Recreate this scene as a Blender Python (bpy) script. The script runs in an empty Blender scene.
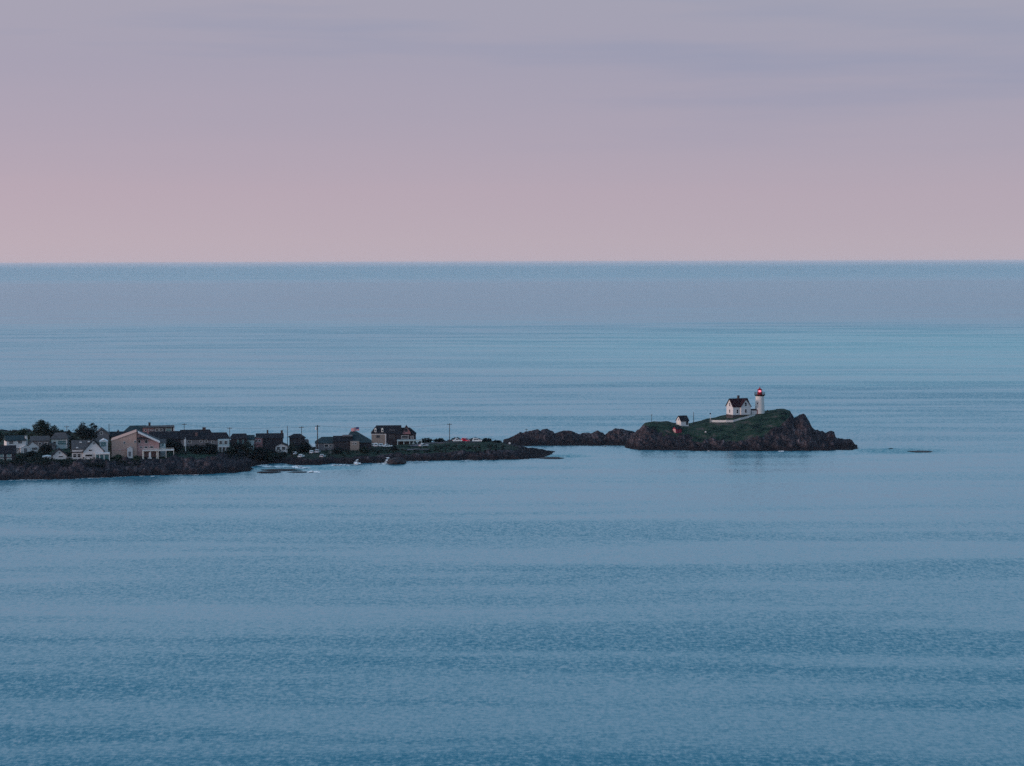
import bpy, math, random
import numpy as np
from mathutils import Matrix, Vector

random.seed(11)
rng = np.random.default_rng(5)
S = bpy.context.scene
COL = S.collection
R = math.radians

# ------------------------------------------------------------------ camera
W, H = 1024, 766
F = 1991.0                       # focal length in pixels (70 mm on a full frame)
CAM_Z = 90.0
TILT = math.atan((383 - 261.6) / F)
ROLL = R(-0.17)
cam_d = bpy.data.cameras.new('camera')
cam_d.sensor_width = 36.0
cam_d.lens = 36.0 * F / W
cam_d.clip_start = 1.0
cam_d.clip_end = 400000.0
cam = bpy.data.objects.new('camera', cam_d)
COL.objects.link(cam)
CAM_R = Matrix.Rotation(math.pi / 2 - TILT, 3, 'X') @ Matrix.Rotation(ROLL, 3, 'Z')
cam.matrix_world = Matrix.Translation((0, 0, CAM_Z)) @ CAM_R.to_4x4()
S.camera = cam
S.render.resolution_x, S.render.resolution_y = W, H

# ------------------------------------------------------------------ view, world, sun
S.view_settings.view_transform = 'Standard'
S.view_settings.look = 'None'
S.view_settings.exposure = 0.0
S.view_settings.gamma = 1.0
S.view_settings.use_curve_mapping = False
S.render.engine = 'CYCLES'
S.cycles.use_denoising = False
S.cycles.max_bounces = 6

SUN_EL, SUN_AZ = R(7.0), R(-112.0)     # azimuth measured from +Y (the view) towards +X
sun_dir = Vector((math.sin(SUN_AZ) * math.cos(SUN_EL), math.cos(SUN_AZ) * math.cos(SUN_EL), math.sin(SUN_EL)))
sd = bpy.data.lights.new('sun', 'SUN')
sd.energy = 1.9
sd.angle = R(14)
sd.color = (1.0, 0.72, 0.62)
sun = bpy.data.objects.new('sun', sd)
COL.objects.link(sun)
sun.rotation_euler = (-sun_dir).to_track_quat('-Z', 'Y').to_euler()


def lin(r, g, b):
    def c(v):
        v /= 255.0
        return v / 12.92 if v <= 0.04045 else ((v + 0.055) / 1.055) ** 2.4
    return (c(r), c(g), c(b), 1.0)


def ramp(nt, stops, interp='LINEAR'):
    n = nt.nodes.new('ShaderNodeValToRGB')
    n.color_ramp.interpolation = interp
    e = n.color_ramp.elements
    while len(e) < len(stops):
        e.new(0.5)
    for k, (p, c) in enumerate(stops):
        e[k].position = p
        e[k].color = c if len(c) == 4 else (*c, 1)
    return n


def math_node(nt, op, a, b=None, c=None, clamp=False):
    n = nt.nodes.new('ShaderNodeMath')
    n.operation = op
    n.use_clamp = clamp
    for i, v in enumerate((a, b, c)):
        if v is None:
            continue
        if isinstance(v, (int, float)):
            n.inputs[i].default_value = v
        else:
            nt.links.new(v, n.inputs[i])
    return n.outputs[0]


def mix_col(nt, fac, a, b, blend='MIX'):
    n = nt.nodes.new('ShaderNodeMix')
    n.data_type = 'RGBA'
    n.blend_type = blend
    for sock, v in ((n.inputs[0], fac), (n.inputs[6], a), (n.inputs[7], b)):
        if isinstance(v, (int, float)):
            sock.default_value = v
        elif isinstance(v, (tuple, list)):
            sock.default_value = v if len(v) == 4 else (*v, 1)
        else:
            nt.links.new(v, sock)
    return n.outputs[2]


world = bpy.data.worlds.new('World')
S.world = world
world.use_nodes = True
nt = world.node_tree
nt.nodes.clear()
tc = nt.nodes.new('ShaderNodeTexCoord')
sep = nt.nodes.new('ShaderNodeSeparateXYZ')
nt.links.new(tc.outputs['Generated'], sep.inputs[0])
zc = math_node(nt, 'MAXIMUM', sep.outputs[2], 0.0)
# drifting bands of thin cloud: noise stretched along the horizon shifts the gradient
mp = nt.nodes.new('ShaderNodeMapping')
mp.inputs['Scale'].default_value = (2.0, 2.0, 26.0)
mp.inputs['Location'].default_value = (4.0, 0.3, 0.55)
mp.inputs['Rotation'].default_value = (0, R(-0.6), 0)
nt.links.new(tc.outputs['Generated'], mp.inputs[0])
nz = nt.nodes.new('ShaderNodeTexNoise')
nz.inputs['Scale'].default_value = 1.6
nz.inputs['Detail'].default_value = 5
nz.inputs['Roughness'].default_value = 0.5
nt.links.new(mp.outputs[0], nz.inputs['Vector'])
cl = math_node(nt, 'SUBTRACT', nz.outputs[0], 0.5)
zs = math_node(nt, 'SQRT', zc)
amp = math_node(nt, 'MULTIPLY', cl, math_node(nt, 'MULTIPLY', zs, 0.22))
p = math_node(nt, 'ADD', zs, amp, clamp=True)
SKY = [(0.0, lin(186, 174, 184)), (0.10, lin(185, 171, 181)), (0.19, lin(180, 165, 178)),
       (0.25, lin(171, 161, 177)), (0.31, lin(163, 158, 176)), (0.365, lin(163, 160, 176)),
       (0.41, lin(196, 218, 244)), (0.58, lin(188, 228, 253)), (0.78, lin(126, 184, 222)), (1.0, lin(84, 150, 196))]
rp = ramp(nt, SKY)
nt.links.new(p, rp.inputs[0])
# cooler drifts of cloud
band = nt.nodes.new('ShaderNodeMapRange')
band.inputs['From Min'].default_value = 0.53
band.inputs['From Max'].default_value = 0.72
nt.links.new(nz.outputs[0], band.inputs[0])
hi = nt.nodes.new('ShaderNodeMapRange')
hi.inputs['From Min'].default_value = 0.05
hi.inputs['From Max'].default_value = 0.09
nt.links.new(zc, hi.inputs[0])
bf = math_node(nt, 'MULTIPLY', math_node(nt, 'MULTIPLY', band.outputs[0], hi.outputs[0]), 0.42)
skyc = mix_col(nt, bf, rp.outputs[0], lin(134, 144, 174))
azi = math_node(nt, 'MULTIPLY_ADD', sep.outputs[0], 1.6, 0.5, clamp=True)
skyc = mix_col(nt, 1.0, skyc, mix_col(nt, azi, (1.005, 0.985, 1.0, 1), (0.945, 0.975, 1.0, 1)), 'MULTIPLY')
# the afterglow on the sun's side of the sky (behind and to the left of the camera)
dt = nt.nodes.new('ShaderNodeVectorMath')
dt.operation = 'DOT_PRODUCT'
nt.links.new(tc.outputs['Generated'], dt.inputs[0])
dt.inputs[1].default_value = sun_dir
glow = math_node(nt, 'POWER', math_node(nt, 'MULTIPLY_ADD', dt.outputs['Value'], 0.5, 0.5, clamp=True), 5.0)
gl = mix_col(nt, 1.0, skyc, mix_col(nt, glow, (0, 0, 0, 1), (0.75, 0.5, 0.42, 1)), 'ADD')
sk = nt.nodes.new('ShaderNodeTexSky')
sk.sky_type = 'NISHITA'
sk.sun_disc = False
sk.sun_elevation = SUN_EL
sk.sun_rotation = SUN_AZ
sk.altitude = 90
skn = mix_col(nt, 1.0, sk.outputs[0], (0.006, 0.006, 0.006, 1), 'MULTIPLY')
tot = mix_col(nt, 1.0, gl, skn, 'ADD')
bg = nt.nodes.new('ShaderNodeBackground')
bg.inputs[1].default_value = 1.0
nt.links.new(tot, bg.inputs[0])
wo = nt.nodes.new('ShaderNodeOutputWorld')
nt.links.new(bg.outputs[0], wo.inputs[0])


# ------------------------------------------------------------------ helpers
def ray(px, py):
    return CAM_R @ Vector(((px - W / 2) / F, -(py - H / 2) / F, -1.0))


def on_z(px, py, z=0.0):
    d = ray(px, py)
    t = (z - CAM_Z) / d.z
    return Vector((d.x * t, d.y * t, z))


def on_y(px, py, Y):
    d = ray(px, py)
    t = Y / d.y
    return Vector((d.x * t, Y, CAM_Z + d.z * t))


def mat(name, col, rough=0.85, var=0.25, scale=0.6, spec=0.06, metal=0.0, col2=None):
    m = bpy.data.materials.new(name)
    m.use_nodes = True
    t = m.node_tree
    b = t.nodes['Principled BSDF']
    b.inputs['Roughness'].default_value = rough
    b.inputs['Specular IOR Level'].default_value = spec
    b.inputs['Metallic'].default_value = metal
    g = t.nodes.new('ShaderNodeNewGeometry')
    n = t.nodes.new('ShaderNodeTexNoise')
    n.inputs['Scale'].default_value = scale
    n.inputs['Detail'].default_value = 5
    n.inputs['Roughness'].default_value = 0.65
    t.links.new(g.outputs['Position'], n.inputs['Vector'])
    c1 = tuple(x * (1 - var) for x in col)
    c2 = col2 or tuple(min(1, x * (1 + var)) for x in col)
    r = ramp(t, [(0.32, c1), (0.68, c2)])
    t.links.new(n.outputs[0], r.inputs[0])
    t.links.new(r.outputs[0], b.inputs['Base Color'])
    return m


class MB:
    def __init__(s):
        s.v, s.f = [], []

    def poly(s, pts):
        k = len(s.v)
        s.v += [tuple(p) for p in pts]
        s.f.append(tuple(range(k, k + len(pts))))

    def box(s, x0, x1, y0, y1, z0, z1):
        s.prism([(x0, z0), (x1, z0), (x1, z1), (x0, z1)], y0, y1)

    def prism(s, prof, y0, y1):          # profile in x,z (counter-clockwise seen from -y), extruded along y
        k, n = len(s.v), len(prof)
        s.v += [(x, y0, z) for x, z in prof] + [(x, y1, z) for x, z in prof]
        s.f.append(tuple(range(k, k + n)))
        s.f.append(tuple(range(k + 2 * n - 1, k + n - 1, -1)))
        for i in range(n):
            j = (i + 1) % n
            s.f.append((k + j, k + i, k + n + i, k + n + j))

    def prismx(s, prof, x0, x1):         # profile in y,z extruded along x
        k, n = len(s.v), len(prof)
        s.v += [(x0, y, z) for y, z in prof] + [(x1, y, z) for y, z in prof]
        s.f.append(tuple(range(k + n - 1, k - 1, -1)))
        s.f.append(tuple(range(k + n, k + 2 * n)))
        for i in range(n):
            j = (i + 1) % n
            s.f.append((k + i, k + j, k + n + j, k + n + i))

    def lathe(s, prof, n=20, c=(0, 0, 0)):   # prof: (radius, z) from the bottom up
        k = len(s.v)
        for r, z in prof:
            for i in range(n):
                a = 2 * math.pi * i / n
                s.v.append((c[0] + r * math.cos(a), c[1] + r * math.sin(a), c[2] + z))
        for q in range(len(prof) - 1):
            for i in range(n):
                j = (i + 1) % n
                s.f.append((k + q * n + i, k + q * n + j, k + (q + 1) * n + j, k + (q + 1) * n + i))
        s.f.append(tuple(range(k + n - 1, k - 1, -1)))
        e = k + (len(prof) - 1) * n
        s.f.append(tuple(range(e, e + n)))

    def tube(s, a, b, r0, r1=None, n=7):
        a, b = Vector(a), Vector(b)
        r1 = r0 if r1 is None else r1
        d = (b - a).normalized()
        u = d.orthogonal().normalized()
        w = d.cross(u)
        k = len(s.v)
        for c, r in ((a, r0), (b, r1)):
            for i in range(n):
                t = 2 * math.pi * i / n
                s.v.append(tuple(c + (u * math.cos(t) + w * math.sin(t)) * r))
        for i in range(n):
            j = (i + 1) % n
            s.f.append((k + i, k + j, k + n + j, k + n + i))
        s.f.append(tuple(range(k + n - 1, k - 1, -1)))
        s.f.append(tuple(range(k + n, k + 2 * n)))

    def build(s, name, m, parent=None, smooth=False):
        me = bpy.data.meshes.new(name)
        me.from_pydata(s.v, [], s.f)
        me.update()
        if smooth:
            me.polygons.foreach_set('use_smooth', [True] * len(me.polygons))
        if m:
            me.materials.append(m)
        o = bpy.data.objects.new(name, me)
        COL.objects.link(o)
        if parent is not None:
            o.parent = parent
        return o


def tag(o, label, cat, group=None):
    o['label'] = label
    o['category'] = cat
    if group:
        o['group'] = group
    return o


def empty(name, loc, rz, label, cat, group=None):
    o = bpy.data.objects.new(name, None)
    o.empty_display_size = 0.5
    COL.objects.link(o)
    o.location = loc
    o.rotation_euler = (0, 0, rz)
    return tag(o, label, cat, group)


def kind(o, k):
    o['kind'] = k
    return o


# ---- numpy noise
def _hash(ix, iy, seed):
    h = (ix.astype(np.int64) * 374761393 + iy.astype(np.int64) * 668265263 + seed * 974634777) & 0xFFFFFFFF
    h = ((h ^ (h >> 13)) * 1274126177) & 0xFFFFFFFF
    return ((h ^ (h >> 16)) & 0xFFFF) / 65535.0


def vnoise(x, y, seed=0):
    ix, iy = np.floor(x), np.floor(y)
    fx, fy = x - ix, y - iy
    fx, fy = fx * fx * (3 - 2 * fx), fy * fy * (3 - 2 * fy)
    a, b = _hash(ix, iy, seed), _hash(ix + 1, iy, seed)
    c, d = _hash(ix, iy + 1, seed), _hash(ix + 1, iy + 1, seed)
    return (a * (1 - fx) + b * fx) * (1 - fy) + (c * (1 - fx) + d * fx) * fy * 1.0


def fbm(x, y, seed=0, oct=5, gain=0.55):
    s, a, t = 0.0, 1.0, 0.0
    for i in range(oct):
        s = s + a * (vnoise(x, y, seed + i * 17) - 0.5)
        t += a
        x, y, a = x * 2.03 + 5.1, y * 2.03 + 9.7, a * gain
    return s / t * 2


def ridged(x, y, seed=0, oct=4):
    s, a, t = 0.0, 1.0, 0.0
    for i in range(oct):
        s = s + a * (1 - np.abs(vnoise(x, y, seed + i * 13) * 2 - 1))
        t += a
        x, y, a = x * 2.1 + 3.3, y * 2.1 + 7.7, a * 0.55
    return s / t


def cells(x, y, seed=0):      # blocky rock: one height per jittered cell, and distance to the cell's middle
    ix, iy = np.floor(x), np.floor(y)
    best = np.full(x.shape, 9.0)
    val = np.zeros(x.shape)
    for dx in (-1, 0, 1):
        for dy in (-1, 0, 1):
            cx, cy = ix + dx, iy + dy
            px_ = cx + 0.5 + 0.8 * (_hash(cx, cy, seed) - 0.5)
            py_ = cy + 0.5 + 0.8 * (_hash(cx, cy, seed + 1) - 0.5)
            d = (px_ - x) ** 2 + (py_ - y) ** 2
            m = d < best
            best = np.where(m, d, best)
            val = np.where(m, _hash(cx, cy, seed + 2), val)
    return val, np.sqrt(best)


def sstep(a, b, x):
    t = np.clip((x - a) / (b - a), 0, 1)
    return t * t * (3 - 2 * t)


def poly_dist(P, X, Y):       # signed distance to a closed polygon, positive inside
    P = np.array(P)
    Q = np.roll(P, -1, axis=0)
    best = np.full(X.shape, 1e9)
    inside = np.zeros(X.shape, bool)
    for (ax, ay), (bx, by) in zip(P, Q):
        ex, ey = bx - ax, by - ay
        t = np.clip(((X - ax) * ex + (Y - ay) * ey) / (ex * ex + ey * ey + 1e-9), 0, 1)
        best = np.minimum(best, np.hypot(X - ax - t * ex, Y - ay - t * ey))
        if by != ay:
            c = ((ay > Y) != (by > Y)) & (X < (bx - ax) * (Y - ay) / (by - ay) + ax)
            inside ^= c
    return np.where(inside, best, -best)


# ------------------------------------------------------------------ materials
M = {}
M['white'] = mat('white_painted_clapboard', (0.50, 0.49, 0.50), 0.7, 0.050, 0.8)
M['white_trim'] = mat('white_trim_paint', (0.54, 0.54, 0.55), 0.6, 0.05, 1.5)
M['cream'] = mat('cream_paint', (0.62, 0.58, 0.52), 0.7, 0.050, 0.8)
M['tan'] = mat('tan_shingle', (0.38, 0.26, 0.225), 0.9, 0.070, 0.9)
M['mauve'] = mat('mauve_shingle', (0.40, 0.25, 0.25), 0.9, 0.070, 0.9)
M['grey'] = mat('weathered_grey_shingle', (0.13, 0.13, 0.145), 0.9, 0.090, 0.8)
M['dark_grey'] = mat('dark_shingle', (0.030, 0.030, 0.038), 0.9, 0.125, 0.8)
M['teal_wall'] = mat('pale_teal_paint', (0.30, 0.38, 0.40), 0.8, 0.060, 0.8)
M['pink_wall'] = mat('dusty_red_paint', (0.24, 0.125, 0.135), 0.85, 0.080, 0.8)
M['stone_tan'] = mat('buff_and_lit_wall', (0.23, 0.195, 0.175), 0.9, 0.090, 0.7)
M['roof'] = mat('dark_asphalt_roof', (0.016, 0.018, 0.024), 0.9, 0.3, 0.9)
M['roof_grey'] = mat('grey_asphalt_roof', (0.065, 0.066, 0.072), 0.9, 0.3, 0.9)
M['roof_teal'] = mat('slate_green_roof', (0.022, 0.040, 0.048), 0.9, 0.3, 0.9)
M['roof_maroon'] = mat('maroon_roof', (0.022, 0.009, 0.014), 0.9, 0.25, 1.2)
M['brick'] = mat('brick_chimney', (0.13, 0.080, 0.080), 0.9, 0.3, 3.0)
M['dark_brick'] = mat('sooty_brick', (0.06, 0.045, 0.045), 0.9, 0.3, 3.0)
M['pane'] = mat('dark_window_glass', (0.012, 0.015, 0.020), 0.25, 0.3, 1.0, 0.12)
M['teal_pane'] = mat('greenish_window_glass', (0.05, 0.13, 0.14), 0.2, 0.3, 1.0, 0.5)
M['foundation'] = mat('stone_foundation', (0.06, 0.055, 0.06), 0.95, 0.4, 1.2)
M['red_brick'] = mat('red_brick', (0.22, 0.030, 0.055), 0.85, 0.2, 2.0)
M['red_paint'] = mat('red_lantern_paint', (0.26, 0.008, 0.014), 0.5, 0.1, 2.0)
M['black_iron'] = mat('black_iron', (0.012, 0.012, 0.014), 0.5, 0.2, 2.0)
M['tower'] = mat('white_tower_paint', (0.51, 0.50, 0.49), 0.6, 0.040, 0.5)
M['pole'] = mat('weathered_pole_wood', (0.05, 0.045, 0.045), 0.9, 0.3, 2.0)
M['metal'] = mat('galvanised_metal', (0.55, 0.55, 0.57), 0.5, 0.1, 2.0)
M['wire'] = mat('black_cable', (0.02, 0.02, 0.02), 0.7, 0.1, 1.0)
M['bark'] = mat('dark_bark', (0.05, 0.04, 0.035), 0.95, 0.3, 2.0)
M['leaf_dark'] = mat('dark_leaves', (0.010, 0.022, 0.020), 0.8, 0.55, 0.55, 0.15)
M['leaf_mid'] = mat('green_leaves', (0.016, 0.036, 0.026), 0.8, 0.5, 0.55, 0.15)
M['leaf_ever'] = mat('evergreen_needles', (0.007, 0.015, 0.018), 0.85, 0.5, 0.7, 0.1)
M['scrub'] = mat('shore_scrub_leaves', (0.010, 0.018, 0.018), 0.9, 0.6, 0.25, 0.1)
M['deck_wood'] = mat('pale_deck_boards', (0.5, 0.48, 0.46), 0.8, 0.15, 1.0)
M['asphalt'] = mat('asphalt', (0.06, 0.06, 0.065), 0.9, 0.2, 0.4)
M['car_white'] = mat('white_car_paint', (0.78, 0.78, 0.78), 0.25, 0.03, 1.0, 0.5)
M['car_red'] = mat('red_car_paint', (0.60, 0.012, 0.05), 0.25, 0.05, 1.0, 0.5)
M['car_silver'] = mat('silver_car_paint', (0.45, 0.46, 0.48), 0.25, 0.05, 1.0, 0.5)
M['car_glass'] = mat('car_glass', (0.02, 0.025, 0.03), 0.1, 0.2, 1.0, 0.5)
M['tyre'] = mat('tyre_rubber', (0.02, 0.02, 0.02), 0.9, 0.2, 2.0)
M['tail'] = mat('red_tail_lamp', (0.5, 0.01, 0.01), 0.3, 0.1, 2.0)
M['head'] = mat('clear_headlamp', (0.7, 0.7, 0.72), 0.2, 0.1, 2.0)
M['flag_red'] = mat('red_flag_cloth', (0.36, 0.03, 0.06), 0.9, 0.1, 2.0)
M['flag_white'] = mat('white_flag_cloth', (0.42, 0.42, 0.44), 0.9, 0.05, 2.0)
M['flag_blue'] = mat('blue_flag_cloth', (0.03, 0.05, 0.16), 0.9, 0.1, 2.0)
M['foam'] = mat('sea_foam', (0.72, 0.76, 0.78), 0.7, 0.15, 0.8)


def emission(name, col, st):
    m = bpy.data.materials.new(name)
    m.use_nodes = True
    b = m.node_tree.nodes['Principled BSDF']
    b.inputs['Base Color'].default_value = (0.3, 0.05, 0.05, 1)
    b.inputs['Emission Color'].default_value = (*col, 1)
    b.inputs['Emission Strength'].default_value = st
    return m


M['beacon'] = emission('lit_red_beacon', (1.0, 0.22, 0.32), 1.5)


def ground_material():
    m = bpy.data.materials.new('rock_and_turf')
    m.use_nodes = True
    t = m.node_tree
    b = t.nodes['Principled BSDF']
    b.inputs['Roughness'].default_value = 0.95
    b.inputs['Specular IOR Level'].default_value = 0.03
    g = t.nodes.new('ShaderNodeNewGeometry')

    def noise(sc, det=6, ro=0.65, scale=(1, 1, 1), rot=(0, 0, 0)):
        mp = t.nodes.new('ShaderNodeMapping')
        mp.inputs['Scale'].default_value = scale
        mp.inputs['Rotation'].default_value = rot
        t.links.new(g.outputs['Position'], mp.inputs[0])
        n = t.nodes.new('ShaderNodeTexNoise')
        n.inputs['Scale'].default_value = sc
        n.inputs['Detail'].default_value = det
        n.inputs['Roughness'].default_value = ro
        t.links.new(mp.outputs[0], n.inputs['Vector'])
        return n.outputs[0]
    big = noise(0.10, 5)
    fine = noise(0.9, 6, 0.7)
    strata = noise(0.55, 5, 0.6, (1.6, 0.5, 0.35), (0.3, 0.5, 0.2))
    r1 = ramp(t, [(0.36, (0.010, 0.010, 0.015)), (0.47, (0.026, 0.021, 0.026)), (0.56, (0.052, 0.047, 0.057)), (0.68, (0.28, 0.235, 0.250))])  # pale stops paint sunlit specks into the rock colour, dark stops shaded crevices
    t.links.new(strata, r1.inputs[0])
    r2 = ramp(t, [(0.36, (0.010, 0.010, 0.015)), (0.50, (0.030, 0.026, 0.031)), (0.68, (0.25, 0.185, 0.190))])  # finer lit tips and dark crevices, likewise put into the colour
    t.links.new(fine, r2.inputs[0])
    rock = mix_col(t, big, r1.outputs[0], r2.outputs[0])
    lich = t.nodes.new('ShaderNodeMapRange')
    lich.inputs['From Min'].default_value = 0.60
    lich.inputs['From Max'].default_value = 0.46
    t.links.new(noise(0.045, 6, 0.7), lich.inputs[0])
    rock = mix_col(t, math_node(t, 'MULTIPLY', lich.outputs[0], 0.72), rock, (0.018, 0.019, 0.025, 1))
    gr = ramp(t, [(0.38, (0.005, 0.010, 0.012)), (0.46, (0.012, 0.026, 0.021)), (0.53, (0.022, 0.044, 0.031)), (0.58, (0.032, 0.040, 0.033)), (0.65, (0.090, 0.072, 0.068))])
    t.links.new(noise(0.16, 8, 0.72), gr.inputs[0])
    at = t.nodes.new('ShaderNodeAttribute')
    at.attribute_name = 'turf'
    tf = math_node(t, 'ADD', at.outputs['Fac'], math_node(t, 'MULTIPLY', math_node(t, 'SUBTRACT', fine, 0.5), 1.0))
    ms = t.nodes.new('ShaderNodeMapRange')
    ms.inputs['From Min'].default_value = 0.38
    ms.inputs['From Max'].default_value = 0.62
    t.links.new(tf, ms.inputs[0])
    c = mix_col(t, ms.outputs[0], rock, gr.outputs[0])
    # weed covered tide line
    sp = t.nodes.new('ShaderNodeSeparateXYZ')
    t.links.new(g.outputs['Position'], sp.inputs[0])
    zz = math_node(t, 'ADD', sp.outputs[2], math_node(t, 'MULTIPLY', math_node(t, 'SUBTRACT', fine, 0.5), 2.2))
    wt = t.nodes.new('ShaderNodeMapRange')
    wt.inputs['From Min'].default_value = 2.9
    wt.inputs['From Max'].default_value = 1.2
    t.links.new(zz, wt.inputs[0])
    c = mix_col(t, wt.outputs[0], c, (0.016, 0.014, 0.017, 1))
    t.links.new(c, b.inputs['Base Color'])
    return m


M['ground'] = ground_material()


# ------------------------------------------------------------------ sea
SLOPE, FACE = 0.66, 0.26      # spread of the wavelet slopes, and the mean slope of the wave faces turned to the shore


def sea_material():
    m = bpy.data.materials.new('sea_water')
    m.use_nodes = True
    t = m.node_tree
    b = t.nodes['Principled BSDF']
    b.inputs['IOR'].default_value = 1.34
    b.inputs['Specular IOR Level'].default_value = 0.9
    g = t.nodes.new('ShaderNodeNewGeometry')
    sp = t.nodes.new('ShaderNodeSeparateXYZ')
    t.links.new(g.outputs['Position'], sp.inputs[0])
    X, Y = sp.outputs[0], sp.outputs[1]

    def noise(sx, sy, det, ro, off=0.0, turn=0.0):
        mp = t.nodes.new('ShaderNodeMapping')
        mp.inputs['Scale'].default_value = (sx, sy, 1)
        mp.inputs['Location'].default_value = (off, off * 1.7, 0)
        vr = t.nodes.new('ShaderNodeVectorRotate')
        vr.rotation_type = 'Z_AXIS'
        vr.inputs['Angle'].default_value = R(turn)
        t.links.new(g.outputs['Position'], vr.inputs['Vector'])
        t.links.new(vr.outputs[0], mp.inputs[0])
        n = t.nodes.new('ShaderNodeTexNoise')
        n.inputs['Scale'].default_value = 1.0
        n.inputs['Detail'].default_value = det
        n.inputs['Roughness'].default_value = ro
        t.links.new(mp.outputs[0], n.inputs['Vector'])
        return n.outputs[0]
    # wind lanes and slicks: long across the view, short along it
    broad = noise(1 / 2600, 1 / 420, 4, 0.5, 3.1)
    lanes = noise(1 / 330, 1 / 40, 6, 0.52, 7.7, 1.6)
    # log distance from the shore the photo was taken from
    lg = math_node(t, 'LOGARITHM', math_node(t, 'MAXIMUM', Y, 100.0), 10.0)
    lg = math_node(t, 'ADD', lg, math_node(t, 'MULTIPLY', math_node(t, 'SUBTRACT', broad, 0.5), 0.11))
    u = math_node(t, 'DIVIDE', math_node(t, 'SUBTRACT', lg, 2.5), 2.5)     # 316 m .. 100 km

    def uu(py):
        return (math.log10(90 * F / max(py - 261.6, 1.9)) - 2.5) / 2.5

    def v(x):
        return (x, x, x, 1)
    ro = [(766, .47), (735, .42), (700, .41), (668, .44), (640, .38), (618, .29), (590, .27), (574, .34), (552, .35), (532, .32), (470, .27), (440, .30), (420, .42),
          (395, .48), (378, .36), (352, .34), (338, .48), (326, .42), (318, .14), (300, .07), (283, .10), (277, .46), (267, .70), (264.4, .14), (263.5, .06)]
    rr = ramp(t, sorted([(min(max(uu(p), 0), 1), v(r)) for p, r in ro]), 'LINEAR')
    t.links.new(u, rr.inputs[0])
    cat = noise(1 / 130, 1 / 17, 2.5, 0.5, 31.0)
    mid = noise(1 / 230, 1 / 70, 3, 0.5, 47.0, -2.5)
    cat = math_node(t, 'ADD', cat, math_node(t, 'MULTIPLY', math_node(t, 'SUBTRACT', mid, 0.5), 1.1))
    farl = noise(1 / 5200, 1 / 520, 5, 0.6, 71.0)
    cat = math_node(t, 'ADD', cat, math_node(t, 'MULTIPLY', math_node(t, 'SUBTRACT', farl, 0.5), 0.8))
    lanes2 = math_node(t, 'ADD', lanes, math_node(t, 'MULTIPLY', math_node(t, 'SUBTRACT', cat, 0.5), 0.7))
    lc = t.nodes.new('ShaderNodeMapRange')
    lc.interpolation_type = 'SMOOTHSTEP'
    lc.inputs['From Min'].default_value = 0.32
    lc.inputs['From Max'].default_value = 0.68
    lc.inputs['To Min'].default_value = -0.5
    lc.inputs['To Max'].default_value = 0.5
    t.links.new(lanes2, lc.inputs[0])
    rough = math_node(t, 'ADD', rr.outputs[0], math_node(t, 'MULTIPLY', lc.outputs[0], math_node(t, 'MULTIPLY_ADD', rr.outputs[0], 0.80, 0.05)))
    # body colour, greener over the shallow ledges

    def shoal(px, py, rx, ry):
        c = on_z(px, py)
        a = math_node(t, 'DIVIDE', math_node(t, 'SUBTRACT', X, c.x), rx)
        d = math_node(t, 'DIVIDE', math_node(t, 'SUBTRACT', Y, c.y), ry)
        q = math_node(t, 'ADD', math_node(t, 'MULTIPLY', a, a), math_node(t, 'MULTIPLY', d, d))
        return math_node(t, 'SUBTRACT', 1.0, math_node(t, 'ADD', q, math_node(t, 'MULTIPLY', math_node(t, 'SUBTRACT', lanes, .5), 1.5)), clamp=True)
    sh = math_node(t, 'MAXIMUM', shoal(898, 451, 26, 16), math_node(t, 'MAXIMUM', shoal(300, 468, 35, 14), shoal(560, 456, 18, 12)))
    bank = shoal(930, 348, 620, 750)
    slick = shoal(830, 492, 150, 150)
    rough = math_node(t, 'MULTIPLY', rough, math_node(t, 'MULTIPLY_ADD', slick, -0.35, 1.0))
    rough = math_node(t, 'MULTIPLY_ADD', sh, 0.5, rough)
    mr = t.nodes.new('ShaderNodeClamp')
    mr.inputs['Min'].default_value = 0.03
    mr.inputs['Max'].default_value = 0.75
    t.links.new(rough, mr.inputs[0])
    b.inputs['Roughness'].default_value = 0.24
    deep = mix_col(t, broad, (0.014, 0.118, 0.180, 1), (0.020, 0.148, 0.200, 1))
    deep = mix_col(t, math_node(t, 'MULTIPLY', bank, 0.75), deep, (0.012, 0.235, 0.260, 1))
    t.links.new(mix_col(t, math_node(t, 'MULTIPLY', sh, 0.4), deep, (0.010, 0.17, 0.20, 1)), b.inputs['Base Color'])
    # wavelets: facets of water whose slope grows with the wind on that stretch
    def facets(sx, sy, off):
        mp = t.nodes.new('ShaderNodeMapping')
        mp.inputs['Scale'].default_value = (sx, sy, 1)
        mp.inputs['Location'].default_value = (off, off, off)
        t.links.new(g.outputs['Position'], mp.inputs[0])
        n = t.nodes.new('ShaderNodeTexNoise')
        n.inputs['Scale'].default_value = 1.0
        n.inputs['Detail'].default_value = 2.5
        n.inputs['Roughness'].default_value = 0.6
        t.links.new(mp.outputs[0], n.inputs['Vector'])
        q = t.nodes.new('ShaderNodeVectorMath')
        q.operation = 'SUBTRACT'
        q.inputs[1].default_value = (0.5, 0.5, 0.5)
        t.links.new(n.outputs['Color'], q.inputs[0])
        return q.outputs[0]
    fa, fb = facets(1 / 1.6, 1 / 0.9, 11.0), facets(1 / 0.7, 1 / 1.9, 23.0)
    sm = t.nodes.new('ShaderNodeVectorMath')
    sm.operation = 'ADD'
    t.links.new(fa, sm.inputs[0])
    t.links.new(fb, sm.inputs[1])
    sc = t.nodes.new('ShaderNodeVectorMath')
    sc.operation = 'SCALE'
    t.links.new(sm.outputs[0], sc.inputs[0])
    t.links.new(math_node(t, 'MULTIPLY', math_node(t, 'ADD', mr.outputs[0], 0.14), SLOPE), sc.inputs['Scale'])
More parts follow.
